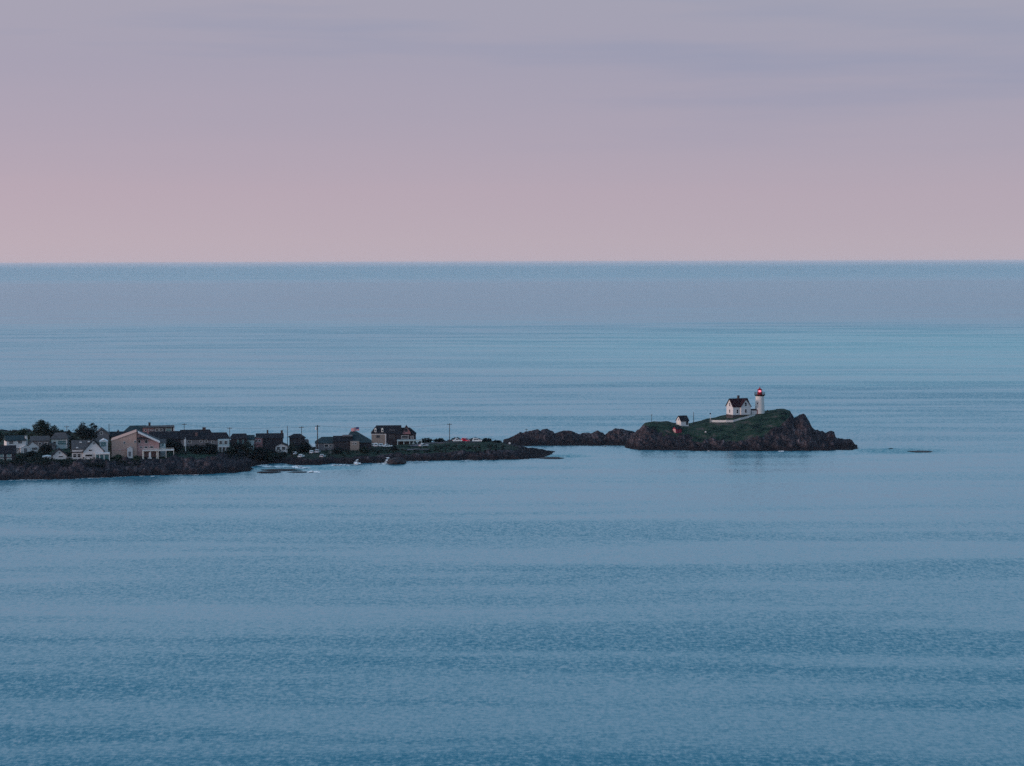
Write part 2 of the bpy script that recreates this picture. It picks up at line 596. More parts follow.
    fl_ = t.nodes.new('ShaderNodeVectorMath')
    fl_.operation = 'MULTIPLY_ADD'
    t.links.new(sc.outputs[0], fl_.inputs[0])
    fl_.inputs[1].default_value = (0.7, 1.0, 0.0)
    fc = t.nodes.new('ShaderNodeCombineXYZ')
    t.links.new(math_node(t, 'MULTIPLY', mr.outputs[0], -FACE), fc.inputs[1])
    fc.inputs[2].default_value = 1.0
    t.links.new(fc.outputs[0], fl_.inputs[2])
    nm = t.nodes.new('ShaderNodeVectorMath')
    nm.operation = 'NORMALIZE'
    t.links.new(fl_.outputs[0], nm.inputs[0])
    t.links.new(nm.outputs[0], b.inputs['Normal'])
    return m


mb = MB()
mb.poly([(-120000, -3000, 0), (120000, -3000, 0), (120000, 130000, 0), (-120000, 130000, 0)])
sea = kind(mb.build('sea', sea_material()), 'structure')


# ------------------------------------------------------------------ terrain height functions
def interp(xs, pts):
    a = np.array(sorted(pts))
    return np.interp(xs, a[:, 0], a[:, 1])


def X_at(px, Y):
    return (px - 512) * Y / F


# --- the built-up peninsula
SHORE = [(-60, 483.5), (-20, 481.5), (0, 480.5), (30, 480), (62, 479.5), (100, 478), (125, 476.5), (150, 475.5), (190, 474.5), (215, 474),
         (236, 472.5), (250, 471), (254, 467.5), (262, 464.5), (280, 463.2), (292, 465), (318, 465), (333, 463.5), (350, 464.2), (366, 463.2),
         (380, 463), (400, 461.5), (430, 461), (452, 460.3), (480, 460), (505, 459.6), (524, 459.4), (538, 459), (545, 457.2)]
pen = [tuple(on_z(x, y)[:2]) for x, y in SHORE]
pen += [tuple(on_z(556, 451)[:2]), tuple(on_z(542, 449.5)[:2]), (X_at(520, 966), 966), (X_at(480, 975), 975), (X_at(420, 970), 970),
        (X_at(340, 948), 948), (X_at(250, 948), 948), (X_at(205, 962), 962), (X_at(150, 995), 995), (X_at(0, 1020), 1020), (X_at(-90, 1010), 1010)]
XP = lambda px: X_at(px, 890.0)
PLAT = [(XP(x), z) for x, z in ((-80, 5.4), (60, 5.3), (130, 5.4), (190, 5.0), (225, 4.6), (246, 3.6), (258, 1.8), (290, 1.7), (330, 2.3),
                                (370, 2.3), (410, 2.6), (450, 3.0), (490, 2.9), (515, 2.2), (535, 1.4), (560, 0.5))]
RISE = [(XP(x), z) for x, z in ((-80, 18), (110, 18), (180, 19), (245, 15), (262, 6), (330, 7), (420, 8), (480, 9), (510, 14), (540, 24), (560, 24))]


BACKW = [(XP(x), z) for x, z in ((-80, 58), (140, 58), (200, 34), (250, 24), (340, 24), (420, 28), (490, 22), (560, 8))]


def pen_height(X, Y, rough=True):
    X, Y = np.asarray(X, float), np.asarray(Y, float)
    d = poly_dist(pen, X, Y)
    wob = fbm(X / 9.0, Y / 9.0, 3, 4) * 3.0 + fbm(X / 2.6, Y / 2.6, 9, 3) * 1.0
    dd = d + wob * sstep(14, 3, np.abs(d)) * 0.9
    pl = interp(X, PLAT)
    rs = interp(X, RISE)
    t = np.clip(dd / rs, 0, 1)
    face = 1 - (1 - t) ** 1.7
    bk = interp(X, BACKW)
    back = np.clip(dd - rs, 0, bk)
    h = pl * face + 0.055 * back - 0.03 * np.clip(dd - rs - bk, 0, 60)
    h = np.where(dd < 0, np.maximum(dd * 0.5, -4), h)
    rock = sstep(1.25, 0.8, dd / rs + fbm(X / 9.0, Y / 9.0, 77, 4) * 0.45)
    if rough:
        c1, b1 = cells(X / 4.2 + fbm(X / 8, Y / 8, 5, 2), Y / 3.0, 21)
        c2, b2 = cells(X / 1.7, Y / 1.4, 31)
        r = (c1 - 0.5) * 2.0 + (c2 - 0.5) * 1.2 - b1 * 0.9 + 0.45 + ridged(X / 6, Y / 4, 41) * 1.2 - 0.65
        h = h + r * rock * np.clip(dd / 3 + 0.3, 0, 1) * np.clip(pl / 4.0, 0.32, 1)
        h = h + fbm(X / 7.0, Y / 7.0, 51, 3) * 0.25 * (1 - rock)
    turf = 1 - rock
    return h, turf


def grid_object(name, x0, x1, y0, y1, step, fn, label=None):
    xs = np.arange(x0, x1, step)
    ys = np.arange(y0, y1, step)
    GX, GY = np.meshgrid(xs, ys)
    Z, T = fn(GX, GY)
    nx, ny = len(xs), len(ys)
    keep = Z > -1.2
    idx = np.arange(nx * ny).reshape(ny, nx)
    q = np.stack([idx[:-1, :-1], idx[:-1, 1:], idx[1:, 1:], idx[1:, :-1]], -1).reshape(-1, 4)
    ok = keep.ravel()[q].any(axis=1)
    q = q[ok]
    used = np.unique(q)
    remap = np.zeros(nx * ny, np.int64)
    remap[used] = np.arange(len(used))
    V = np.stack([GX.ravel()[used], GY.ravel()[used], Z.ravel()[used]], -1)
    q = remap[q]
    me = bpy.data.meshes.new(name)
    me.vertices.add(len(V))
    me.vertices.foreach_set('co', V.astype(np.float32).ravel())
    me.loops.add(q.size)
    me.loops.foreach_set('vertex_index', q.ravel().astype(np.int32))
    me.polygons.add(len(q))
    me.polygons.foreach_set('loop_start', np.arange(0, q.size, 4, dtype=np.int32))
    me.polygons.foreach_set('loop_total', np.full(len(q), 4, dtype=np.int32))
    me.update(calc_edges=True)
    at = me.attributes.new('turf', 'FLOAT', 'POINT')
    at.data.foreach_set('value', T.ravel()[used].astype(np.float32))
    me.materials.append(M['ground'])
    o = bpy.data.objects.new(name, me)
    COL.objects.link(o)
    return kind(o, 'structure')


# --- the lighthouse island and the low rocky islet: a ridge line seen against the sea
def ridge_fn(skyline, front, ridge_y, plateau, back, turf_line, strata, seed):
    sky = [(x, y) for x, y in skyline]

    def fn(X, Y, rough=True):
        X, Y = np.asarray(X, float), np.asarray(Y, float)
        px = X / Y * F + 512
        # skew the strata so that ribs run diagonally
        yf = interp(px, front)
        yr = interp(px, ridge_y)
        sy = interp(px, sky)
        # horizon row at this column
        hz = 263.1 - (px - 0) * 0.00297
        zr = CAM_Z - (sy - hz) * yr / F
        yf = yf + fbm(X / 8, Y / 50, seed, 4) * 2.5
        t = np.clip((Y - yf) / np.maximum(yr - yf, 2.0), -1, 1)
        face = np.where(t > 0, 1 - (1 - np.clip(t, 0, 1)) ** 1.6, t * 0.4)
        h = np.maximum(zr, -2.0) * face
        yb = yr + interp(px, plateau)
        tb = np.clip((Y - yb) / interp(px, back), 0, 1.6)
        h = h * (1 - tb ** 1.5) - np.where(tb > 1, (tb - 1) * 4, 0)
        h = np.where(t < 0, np.maximum((Y - yf) * 0.5, -4), h)
        zt = interp(px, turf_line)
        nz_ = fbm(X / 6, Y / 6, seed + 5, 4)
        turf = sstep(-0.9, 0.9, h - zt + nz_ * 2.4)
        if rough:
            k = np.clip(h / 3.0, 0.15, 1) * (1 - turf)
            sx = X / strata + Y / 9.0 + h * 0.16
            c1, b1 = cells(sx, Y / 5 + h * 0.2, seed + 7)
            c2, b2 = cells(X / 1.6 + h * .3, Y / 1.5, seed + 8)
            c3, b3 = cells(X / 3.1 + 40, Y / 2.6 + h * .3, seed + 18)
            r = (c1 - 0.5) * 2.4 - b1 * 1.1 + 0.5 + (c2 - 0.5) * 1.3 - b2 * .5 + .25 + (c3 - 0.5) * 1.7 + ridged(X / 4, Y / 5, seed + 9) * 1.2 - 0.75
            top = sstep(0.55, 1.0, t)
            h = h + (r - 0.25) * k * (1 - 0.72 * top) + fbm(X / 2.2, Y / 2.2, seed + 4, 3) * 0.55 * k
            h = h + fbm(X / 5, Y / 5, seed + 2, 4) * 0.35 * turf
        return h, turf
    return fn


ISLAND_SKY = [(600, 470), (618, 456), (621.5, 449), (626, 444), (631, 438), (637, 432.5), (641, 429), (645.5, 424), (651, 423.4), (660, 423.2), (668, 423), (674, 424.6),
              (690, 425.6), (699, 423.6), (706, 421.8), (714, 421), (726, 418.6), (740, 415.8), (755, 414.2), (768, 413.9), (774, 412.6), (780, 411.3),
              (785, 411), (790, 412.4), (793, 416), (795, 419.2), (798, 418.4), (801, 416.6), (804, 415.9), (807, 418.5), (810, 423), (813, 429),
              (816, 431.4), (822, 433.3), (827, 434.2), (831, 433), (835, 433), (837, 438), (841, 440), (848, 440.3), (853, 441.5), (856, 445.2), (860, 447.6), (864, 450.5), (872, 458), (890, 470)]
def yz(py, px):
    return on_z(px, py).y
ISLAND_FRONT = [(600, yz(446.5, 600)), (622, yz(448, 622)), (640, yz(450, 640)), (690, yz(450.8, 690)), (760, yz(451, 760)), (830, yz(450.6, 830)), (862, yz(449.5, 862)), (890, yz(449, 890))]
ISLAND_RIDGE = [(600, 974), (622, 972), (645, 978), (690, 984), (730, 988), (790, 986), (812, 974), (838, 965), (864, 962), (890, 962)]
ISLAND_PLAT = [(600, 2), (640, 8), (690, 12), (720, 22), (770, 20), (795, 10), (840, 3), (880, 2)]
ISLAND_BACK = [(600, 14), (640, 22), (770, 26), (800, 22), (840, 8), (880, 6)]
ISLAND_TURF = [(600, 30), (634, 14), (645, 9.4), (655, 8.2), (668, 7.2), (690, 4.6), (705, 3.6), (730, 3.6), (752, 4.6), (768, 6.4), (780, 8.2), (790, 13), (796, 22), (800, 40)]
isl_fn = ridge_fn(ISLAND_SKY, ISLAND_FRONT, ISLAND_RIDGE, ISLAND_PLAT, ISLAND_BACK, ISLAND_TURF, 3.0, 101)

ISLET_SKY = [(480, 460), (497, 446), (503, 440.6), (508, 438), (512, 436.2), (517, 433.8), (520, 432.4), (522, 433), (526, 430.8), (531, 430.2), (536, 429.8), (538, 428.8), (540, 430.2), (544, 429),
             (546, 428.8), (549, 430.4), (553, 432), (555, 434), (558, 432.2), (564, 431), (572, 431), (577, 432.6), (580, 434), (585, 432.7), (592, 432.4), (599, 431), (603, 433), (605, 434.4),
             (609, 431), (615, 429.2), (622, 429), (628, 430), (633, 431.4), (637, 433), (642, 436), (650, 442), (660, 452)]
ISLET_FRONT = [(480, yz(446.5, 480)), (520, yz(446, 520)), (560, yz(445.6, 560)), (620, yz(445.6, 620)), (660, yz(446, 660))]
ISLET_RIDGE = [(480, 994), (660, 996)]
islet_fn = ridge_fn([(x_, y_ + 1.2) for x_, y_ in ISLET_SKY], ISLET_FRONT, ISLET_RIDGE, [(480, 3), (660, 4)], [(480, 12), (660, 12)], [(480, 40), (660, 40)], 3.4, 211)

px0 = min(p[0] for p in pen)
peninsula = grid_object('headland', X_at(-60, 1000), X_at(565, 960), 800, 1022, 0.55, pen_height)
island = grid_object('island', X_at(600, 980), X_at(888, 980), 940, 1045, 0.38, isl_fn)
islet = grid_object('rocky_islet', X_at(486, 985), X_at(656, 985), 966, 1022, 0.38, islet_fn)


def project(p):
    c = CAM_R.transposed() @ (Vector(p) - Vector((0, 0, CAM_Z)))
    return W / 2 + F * c.x / -c.z, H / 2 - F * c.y / -c.z


def hit(fn, px, py, y0, y1, rough=True):
    """first point of the terrain along the ray through a photo position"""
    d = ray(px, py)
    Ys = np.arange(y0, y1, 0.25)
    t = Ys / d.y
    Xs, Zs = d.x * t, CAM_Z + d.z * t
    h, _ = fn(Xs, Ys, rough)
    k = np.nonzero(h >= Zs)[0]
    k = k[0] if len(k) else int(np.argmin(Zs - h))
    return Vector((Xs[k], Ys[k], float(h[k])))


def ground(fn, x, y, rough=True):
    return float(fn(np.array([x]), np.array([y]), rough)[0][0])


def spot(px, py):
    return hit(pen_height, px, py, 822, 1000, False)


def at_depth(px, Y, fn=pen_height):
    d = ray(px, 440)
    x = d.x * Y / d.y
    return Vector((x, Y, ground(fn, x, Y)))


# ------------------------------------------------------------------ houses
class House:
    """pixel columns and rows of the photo, read at the distance of the house, give the sizes in metres"""

    def __init__(s, name, label, px, py, loc, turn=0.0, cat='house', group='houses along the headland'):
        s.px, s.py = px, project(loc)[1]
        s.loc = loc
        s.k = loc.y / F
        s.root = empty(name, loc, -math.atan2(loc.x, loc.y) + R(turn), label, cat, group)

    def x(s, px): return (px - s.px) * s.k
    def z(s, py): return (s.py - py) * s.k

    def body(s, x0, x1, ytop, d0, d1, m, ybot=None, name='wall'):
        b = MB()
        b.box(s.x(x0), s.x(x1), d0, d1, -1.5 if ybot is None else s.z(ybot), s.z(ytop))
        return b.build(name, M[m], s.root)

    def gable_front(s, x0, x1, yeave, xa, yapex, d0, d1, m, roofm, ybot=None, over=0.35, rake=None, th=0.22, trim=None):
        """wall whose gable faces the camera with its two roof slopes"""
        b = MB()
        X0, X1, XA = s.x(x0), s.x(x1), s.x(xa)
        ze, za = s.z(yeave), s.z(yapex) - th
        ze2 = s.z(rake if rake is not None else yeave)
        zb = -1.5 if ybot is None else s.z(ybot)
        b.prism([(X0, zb), (X1, zb), (X1, ze2), (XA, za), (X0, ze)], d0, d1)
        w = b.build('wall', M[m], s.root)
        r = MB()
        for (xa_, z_), sg in (((X0, ze), -1), ((X1, ze2), 1)):
            if abs(XA - xa_) < .3:
                continue
            sl = (za - z_) / (XA - xa_)
            xo = xa_ + sg * over
            zo = z_ + sl * sg * over
            e = 0.004
            pr = [(xo, zo + e), (XA, za + e), (XA, za + th + e), (xo, zo + th + e)]
            if sg > 0:
                pr = [(XA, za + e), (xo, zo + e), (xo, zo + th + e), (XA, za + th + e)]
            r.prism(pr, d0 - over, d1 + over)
        ro = r.build('roof', M[roofm], s.root)
        if trim:
            tr = MB()
            for (xa_, z_), sg in (((X0, ze), -1), ((X1, ze2), 1)):
                sl = (za - z_) / (XA - xa_)
                xo = xa_ + sg * over
                zo = z_ + sl * sg * over
                pr = [(xo, zo - 0.12), (XA, za - 0.12), (XA, za + th), (xo, zo + th)]
                if sg > 0:
                    pr = [(XA, za - 0.12), (xo, zo - 0.12), (xo, zo + th), (XA, za + th)]
                tr.prism(pr, d0 - over - 0.08, d0 - over - 0.005)
            tr.build('trim', M[trim], ro)
        return w, ro

    def gable_side(s, x0, x1, yeave, yridge, d0, d1, m, roofm, ybot=None, over=0.35, th=0.2, hip0=0.0, hip1=0.0):
        """ridge across the view; hip0/hip1 (pixels) pull the ridge ends in"""
        X0, X1 = s.x(x0), s.x(x1)
        ze, zr = s.z(yeave), s.z(yridge) - th
        dm = (d0 + d1) / 2
        zb = -1.5 if ybot is None else s.z(ybot)
        b = MB()
        if hip0 or hip1:
            b.box(X0, X1, d0, d1, zb, ze)
        else:
            b.prismx([(d0, zb), (d1, zb), (d1, ze), (dm, zr), (d0, ze)], X0, X1)
        w = b.build('wall', M[m], s.root)
        sl = (zr - ze) / (dm - d0)
        zo = ze - sl * over
        a0, a1 = X0 - over, X1 + over
        r0, r1 = X0 - over + hip0 * s.k, X1 + over - hip1 * s.k
        r = MB()
        lo = [(a0, d0 - over, zo), (a1, d0 - over, zo), (a1, d1 + over, zo), (a0, d1 + over, zo)]
        hi_ = [(r0, dm, zr), (r1, dm, zr)]
        up = lambda p: (p[0], p[1], p[2] + th)
        lo = [(p[0], p[1], p[2] + 0.004) for p in lo]
        L, Hh = [up(p) for p in lo], [up(p) for p in hi_]
        r.poly([L[0], L[1], Hh[1], Hh[0]])
        r.poly([L[2], L[3], Hh[0], Hh[1]])
        r.poly([L[1], L[2], Hh[1]])
        r.poly([L[3], L[0], Hh[0]])
        for i in range(4):
            j = (i + 1) % 4
            r.poly([lo[i], lo[j], L[j], L[i]])
        r.poly(lo[::-1])
        ro = r.build('roof', M[roofm], s.root)
        return w, ro

    def chimney(s, roof, xc, ytop, ybot, w=0.8, d=3.0, m='dark_brick'):
        b = MB()
        X = s.x(xc)
        b.box(X - w / 2, X + w / 2, d - w / 2, d + w / 2, s.z(ybot), s.z(ytop) - 0.15)
        b.box(X - w / 2 - 0.08, X + w / 2 + 0.08, d - w / 2 - 0.08, d + w / 2 + 0.08, s.z(ytop) - 0.15, s.z(ytop))
        return b.build('chimney', M[m], roof)

    def window(s, xc, yc, w, h, d, m='pane', fm='white_trim', bars=True):
        """window in a wall facing the camera at local depth d; w and h in pixels"""
        X, Z, w, h = s.x(xc), s.z(yc), w * s.k * .57, h * s.k * .57
        return window_at(s.root, Matrix.Translation((X, d, Z)), w, h, m, fm, bars)

    def side_window(s, side, y, yc, w, h, xpix, m='pane', fm='white_trim'):
        rot = Matrix.Rotation(-math.pi / 2 if side == 'left' else math.pi / 2, 4, 'Z')
        return window_at(s.root, Matrix.Translation((s.x(xpix), y, s.z(yc))) @ rot, w / 2, h / 2, m, fm, True)

    def door(s, xc, ybot, w, h, d, m='white_trim'):
        b = MB()
        X, Z, w, h = s.x(xc), s.z(ybot), w * s.k / 2, h * s.k
        b.box(X - w, X + w, d - 0.07, d + 0.03, Z, Z + h)
        o = b.build('door', M[m], s.root)
        k = MB()
        k.box(X + w * .6, X + w * .75, d - 0.13, d - 0.072, Z + h * .45, Z + h * .5)
        k.build('handle', M['black_iron'], o)
        return o


def window_at(root, mt, w, h, m='pane', fm='white_trim', bars=True):
    f = MB()
    t = min(0.13, w * 0.3)
    f.box(-w, w, -0.09, 0.02, h - t, h)
    f.box(-w, w, -0.09, 0.02, -h, -h + t)
    f.box(-w, -w + t, -0.085, 0.02, -h + t, h - t)
    f.box(w - t, w, -0.085, 0.02, -h + t, h - t)
    if bars:
        f.box(-w + t, w - t, -0.07, 0.02, -0.04, 0.04)
    f.v = [tuple(mt @ Vector(p)) for p in f.v]
    o = f.build('window', M[fm], root)
    q = MB()
    q.box(-w + t * .6, w - t * .6, -0.045, 0.01, -h + t * .6, h - t * .6)
    q.v = [tuple(mt @ Vector(p)) for p in q.v]
    q.build('pane', M[m], o)
    return o


def deck(root, x0, x1, d0, d1, z, zground, posts, m='deck_wood', rail=True):
    b = MB()
    b.box(x0, x1, d0, d1, z - 0.22, z)
    fl = b.build('deck', M[m], root)
    for i in range(posts):
        X = x0 + 0.15 + (x1 - x0 - 0.3) * i / max(posts - 1, 1)
        q = MB()
        q.box(X - 0.12, X + 0.12, d0 + 0.05, d0 + 0.29, zground, z - 0.225)
        q.build('deck_post', M[m], fl)
    if rail:
        q = MB()
        q.box(x0, x1, d0 + 0.02, d0 + 0.1, z + 0.85, z + 0.97)
        n = int((x1 - x0) / 0.35)
        for i in range(n + 1):
            X = x0 + 0.04 + (x1 - x0 - 0.08) * i / n
            q.box(X - 0.035, X + 0.035, d0 + 0.03, d0 + 0.09, z + 0.003, z + 0.848)
        q.build('railing', M[m], fl)
    return fl


# House at the left edge of the picture
h = House('shingled_house', 'dark shingled house with pale windows, cut by the left edge near the shore', 4, 462, spot(4, 462), 0)
w, r = h.gable_side(-14, 15.5, 453.5, 446.2, 0, 9, 'dark_grey', 'roof')
for x in (1.5, 9):
    for y in (455.3, 460):
        h.window(x, y, 4.0, 3.2, 0, 'teal_pane', 'white_trim')
h.window(-8, 456, 4, 3.2, 0)
h.chimney(r, 2.5, 445.3, 449, 0.7, 4.5)

h = House('white_house', 'white two storey house with slate roof and a lower gabled wing on its right', 20, 453.2, spot(20, 453.5), 8)
w, r = h.gable_side(7, 26, 440.3, 435.8, 0, 8, 'white', 'roof_teal')
for x in (11.6, 20.2):
    h.window(x, 442.2, 4.0, 2.6, 0)
h.window(17, 448.6, 7.5, 1.3, 0, bars=False)
h.gable_front(20, 29.5, 447.6, 25, 445.0, -1.6, 3, 'white', 'white', over=.15)
h.door(25, 452.6, 3.0, 4.6, -1.6, 'grey')
w2, r2 = h.gable_front(27.6, 38, 446.2, 32, 441.6, -1.2, 6, 'white', 'roof_grey', over=.2)
h.window(34.2, 448.9, 5.4, 2.4, -1.2)
h.chimney(r, 26.8, 436.3, 445, 0.9, 1.2, 'white')

h = House('grey_house', 'weathered grey house with low roof between the big tree and a hip roofed house', 46, 450, at_depth(46, 889), 0)
w, r = h.gable_side(31, 49, 440.5, 436.4, 0, 8, 'grey', 'roof_grey')
for x in (40, 46):
    h.window(x, 444, 2.6, 3.0, 0)

h = House('hip_roofed_house', 'grey green house with pale hipped roof behind the small white cottage', 58, 450, at_depth(58, 884), -8)
w, r = h.gable_side(51.5, 67, 438.3, 433.2, 0, 8, 'teal_wall', 'roof_grey', hip0=4, hip1=4, over=.6)
h.window(62, 442.6, 7.5, 4.0, 0, 'teal_pane')
h.window(54.5, 443, 3, 3, 0)
h.body(66.0, 67.2, 438.6, -0.2, 0, 'white', name='trim')
h.gable_front(47.5, 56, 445.5, 50.5, 441.5, -2.5, 0, 'grey', 'roof_grey')

h = House('white_cottage', 'small white cottage with steep gable and a low side shed at its left', 58.5, 459, spot(58.5, 459.3), 0)
w, r = h.gable_front(52.5, 66.5, 455.6, 59.2, 449.0, 0, 8, 'white', 'roof', over=.45)
h.window(60.8, 456.6, 4.2, 1.5, 0, bars=False)
h.window(59.5, 452.6, 1.8, 1.8, 0)
h.gable_front(43.2, 51.8, 457.2, 47.5, 455.9, 1, 6, 'white', 'white_trim', over=.2)
h.window(47.5, 458.2, 3.5, 1.1, 1, bars=False)
h.body(66.7, 72.5, 457.6, 1.5, 1.7, 'white', name='garden_wall')

h = House('white_house', 'white shore house with steep front gable, roof lights and a glazed porch', 88, 459.3, spot(88, 459.6), 0)
w, r = h.gable_side(72.5, 90, 449.2, 441.0, 1.2, 11, 'white', 'roof_grey', over=.3)
for x, y, d in ((81, 442.7, 4.7), (89, 442.3, 4.5), (77.5, 447.4, 2.0)):
    b = MB()
    b.box(h.x(x) - .5, h.x(x) + .5, d - .45, d + .45, h.z(y) - .3, h.z(y) + .1)
    b.build('roof_light', M['white_trim'], r)
for x in (75, 79.3):
    h.window(x, 455.6, 3.2, 3.4, 1.2, bars=True)
h.body(72.2, 83.5, 452.4, .55, 1.198, 'dark_grey', 451.6, name='porch_roof')
w, r = h.gable_front(83.5, 103.5, 451.2, 93.6, 439.8, 0, 10, 'white', 'roof', over=.4, th=.3)
h.window(94, 443.4, 2.4, 2.0, 0)
h.window(90.5, 450.2, 3.6, 1.6, 0, bars=False)
h.window(88.8, 455.4, 6.4, 2.2, 0, bars=False)
w, r = h.gable_front(99.8, 107.8, 442.6, 103.8, 440.0, 2.5, 8, 'white', 'white_trim', over=.1)
h.window(103.4, 445, 5.6, 4.6, 2.5, 'teal_pane')
b = MB()
b.box(h.x(95), h.x(109.5), -3.2, -.004, h.z(454.0), h.z(452.6))
pr = b.build('porch', M['white_trim'], h.root)
for x in (95.5, 99.5, 103.8, 109):
    q = MB()
    q.box(h.x(x) - .16, h.x(x) + .16, -3.1, -2.8, -1.2, h.z(454.0) - .003)
    q.build('porch_post', M['white_trim'], pr)
q = MB()
q.box(h.x(95.6), h.x(108.9), -2.6, -2.5, h.z(459.0), h.z(454.1))
q.build('glazing', M['teal_pane'], pr)

h = House('grey_house', 'grey gabled house half hidden behind the tall dark trees', 102, 445, at_depth(102, 905), 0)
h.gable_front(95, 109, 434.5, 101.5, 428.5, 0, 9, 'grey', 'roof_grey')
h.window(101.5, 433, 2.5, 2.5, 0)

h = House('dark_roofed_house', 'long low dark roofed house directly behind the tan gabled house', 116, 444, at_depth(116, 915), 0)
w, r = h.gable_side(106, 127, 436.5, 432.2, 0, 9, 'dark_grey', 'roof')
h.chimney(r, 118.3, 430.6, 433.5, .6, 4.5)

# the big tan house with the wide front gable
h = House('tan_house', 'large tan shingled house with wide front gable, white rake board and raised deck', 130, 457, spot(130, 457.5), 0)
w, r = h.gable_front(112, 136.8, 440.4, 136.79, 431.7, 0, 13, 'tan', 'tan', over=.25, th=.12, rake=431.9)
w, r = h.gable_front(136.9, 159, 432.0, 136.95, 431.6, 1.4, 13, 'mauve', 'roof_grey', over=.3, rake=441.9)
b = MB()
b.v, b.f = [], []
xa, xb = h.x(138.2), h.x(159.8)
za, zb = h.z(431.2), h.z(441.6)
b.prism([(xa, za - .75), (xb, zb - .75), (xb, zb), (xa, za)], -1.2, 1.2)
b.build('trim', M['white_trim'], r)
h.window(124.6, 442.4, 1.4, 2.2, 0, bars=False)
h.window(119.8, 449.8, 1.2, 1.2, 0, bars=False)
for x in (135.2,):
    h.window(x, 441.6, 1.6, 2.4, 0, bars=False)
for x, y, ww, hh in ((139.5, 442.0, 2.4, 2.8), (146.4, 442, 2.6, 3.2), (141, 447.6, 2, 1.8), (151.5, 447.8, 3.4, 1.8), (146, 447.8, 3, 1.8)):
    h.window(x, y, ww, hh, 1.4, bars=False)
b = MB()
b.box(h.x(112.4), h.x(134), -.12, -.003, h.z(449.8), h.z(449.2))
b.build('trim', M['mauve'], h.root)
b = MB()
b.prism([(h.x(136.5), h.z(439)), (h.x(149), h.z(439)), (h.x(149), h.z(438.4)), (h.x(140), h.z(437.2))], -.6, 1.398)
b.build('awning', M['dark_grey'], h.root)
h.gable_front(127.3, 132.6, 449.0, 130.6, 446.2, -2.4, -.004, 'white', 'white_trim', over=.12)
h.door(129.8, 455.6, 2.4, 4.6, -2.4, 'grey')
for xa, xb in ((142, 143.8), (156, 157.2)):
    b = MB()
    b.box(h.x(xa), h.x(xb), -3.0, 1.395, -1.0, h.z(450.8))
    b.build('pier', M['cream'], h.root)
dk = deck(h.root, h.x(142.5), h.x(173.5), -3.6, 1.39, h.z(450.2), -1.2, 5, 'deck_wood')
q = MB()
q.box(h.x(147.5), h.x(151.5), -3.8, -2.8, -1.2, h.z(457.4))
q.box(h.x(148.6), h.x(150.4), -3.7, -2.9, h.z(457.3), h.z(452))
q.build('stair', M['white_trim'], dk)
w, r = h.gable_side(160, 165.5, 444, 440.6, 3, 9, 'teal_wall', 'roof_grey')
h.window(162.6, 446, 2.8, 3.2, 3, 'teal_pane')

# house behind on the rise
h = House('low_house', 'low red walled house with dark hipped end, on the rise behind the tan house', 148, 440, at_depth(148, 948), 0)
w, r = h.gable_side(124.5, 146, 432.5, 426.0, 0, 10, 'dark_grey', 'roof_teal', hip0=6.5, hip1=0.1, over=.3)
h.chimney(r, 149.7, 423.4, 431, 1.0, 6, 'dark_brick')
b = MB()
b.box(h.x(142.8), h.x(174.4), -.7, 8.5, h.z(427.7), h.z(426.9))
b.build('roof', M['roof_grey'], h.root)
h.body(143, 153.8, 427.71, 0, 8, 'pink_wall')
h.body(153.8, 164, 427.71, -.01, 8, 'grey')
h.body(164, 173.2, 427.71, 0.01, 8, 'dark_grey')
h.body(173.3, 174.4, 427.71, -.3, .2, 'white', name='corner_post')
for x in (145.6, 149.3, 152.2):
    h.window(x, 430, 1.8, 1.8, 0, bars=False)
for x in (157, 161):
    h.window(x, 430, 2.8, 2.4, -.01)
h.window(168.5, 430, 5.5, 2.6, .01, 'teal_pane')

h = House('long_roofed_house', 'long dark roofed house with a pinkish chimney and grey walls above a hedge', 190, 449, at_depth(190, 903), 0)
w, r = h.gable_side(150, 199, 438.2, 431.6, 0, 11, 'dark_grey', 'roof')
h.chimney(r, 196.3, 432.6, 438.5, 1.1, .5, 'brick')
w2, r2 = h.gable_side(181, 214, 438.8, 430.2, -1.5, 9, 'grey', 'roof', hip1=5)
h.chimney(r2, 204.2, 428.2, 434, 1.5, 4, 'dark_brick')
h.window(189.5, 441.5, 3.4, 2.6, -1.5, 'pane', 'white_trim')
for x in (201, 206, 210):
    h.window(x, 441.2, 2.4, 2.4, -1.5)
b = MB()
b.box(h.x(184), h.x(186.2), -1.9, -1.503, h.z(447), h.z(438.8))
b.build('porch_post', M['white_trim'], h.root)

h = House('porch_house', 'narrow grey white house with a two level porch under a dark roof', 223, 452, spot(223, 452.6), 0)
w, r = h.gable_side(208, 229, 439.2, 433.0, 0, 9, 'grey', 'roof', hip0=2, hip1=3)
h.body(218, 229.4, 438.9, -2.2, -.004, 'teal_wall', 445.4, name='upper_porch')
h.body(218, 229.4, 446.6, -2.8, -.004, 'white_trim', 445.4, name='porch_floor')
for x in (218.4, 222.2, 225.8, 229.2):
    b = MB()
    b.box(h.x(x) - .2, h.x(x) + .2, -2.7, -2.4, -1, h.z(446.6))
    b.build('porch_post', M['white_trim'], h.root)
for x in (221, 226):
    h.window(x, 449.4, 2.6, 3.2, -.004, 'teal_pane')
    h.window(x, 442, 3.0, 3.0, -2.2, 'pane')
h.window(213, 442, 2.5, 2.5, 0)

h = House('flat_topped_house', 'dark shingled house with flat ridge beside the bare utility pole', 239, 449, at_depth(239, 905), 0)
w, r = h.gable_side(231, 247, 438.5, 434.2, 0, 9, 'dark_grey', 'roof', hip0=2.5, hip1=1.5)
for x in (238, 243):
    h.window(x, 441.5, 2.0, 4.0, 0, 'teal_pane', 'grey')
w, r = h.gable_side(247, 254, 440, 436, 2, 9, 'teal_wall', 'roof_teal')

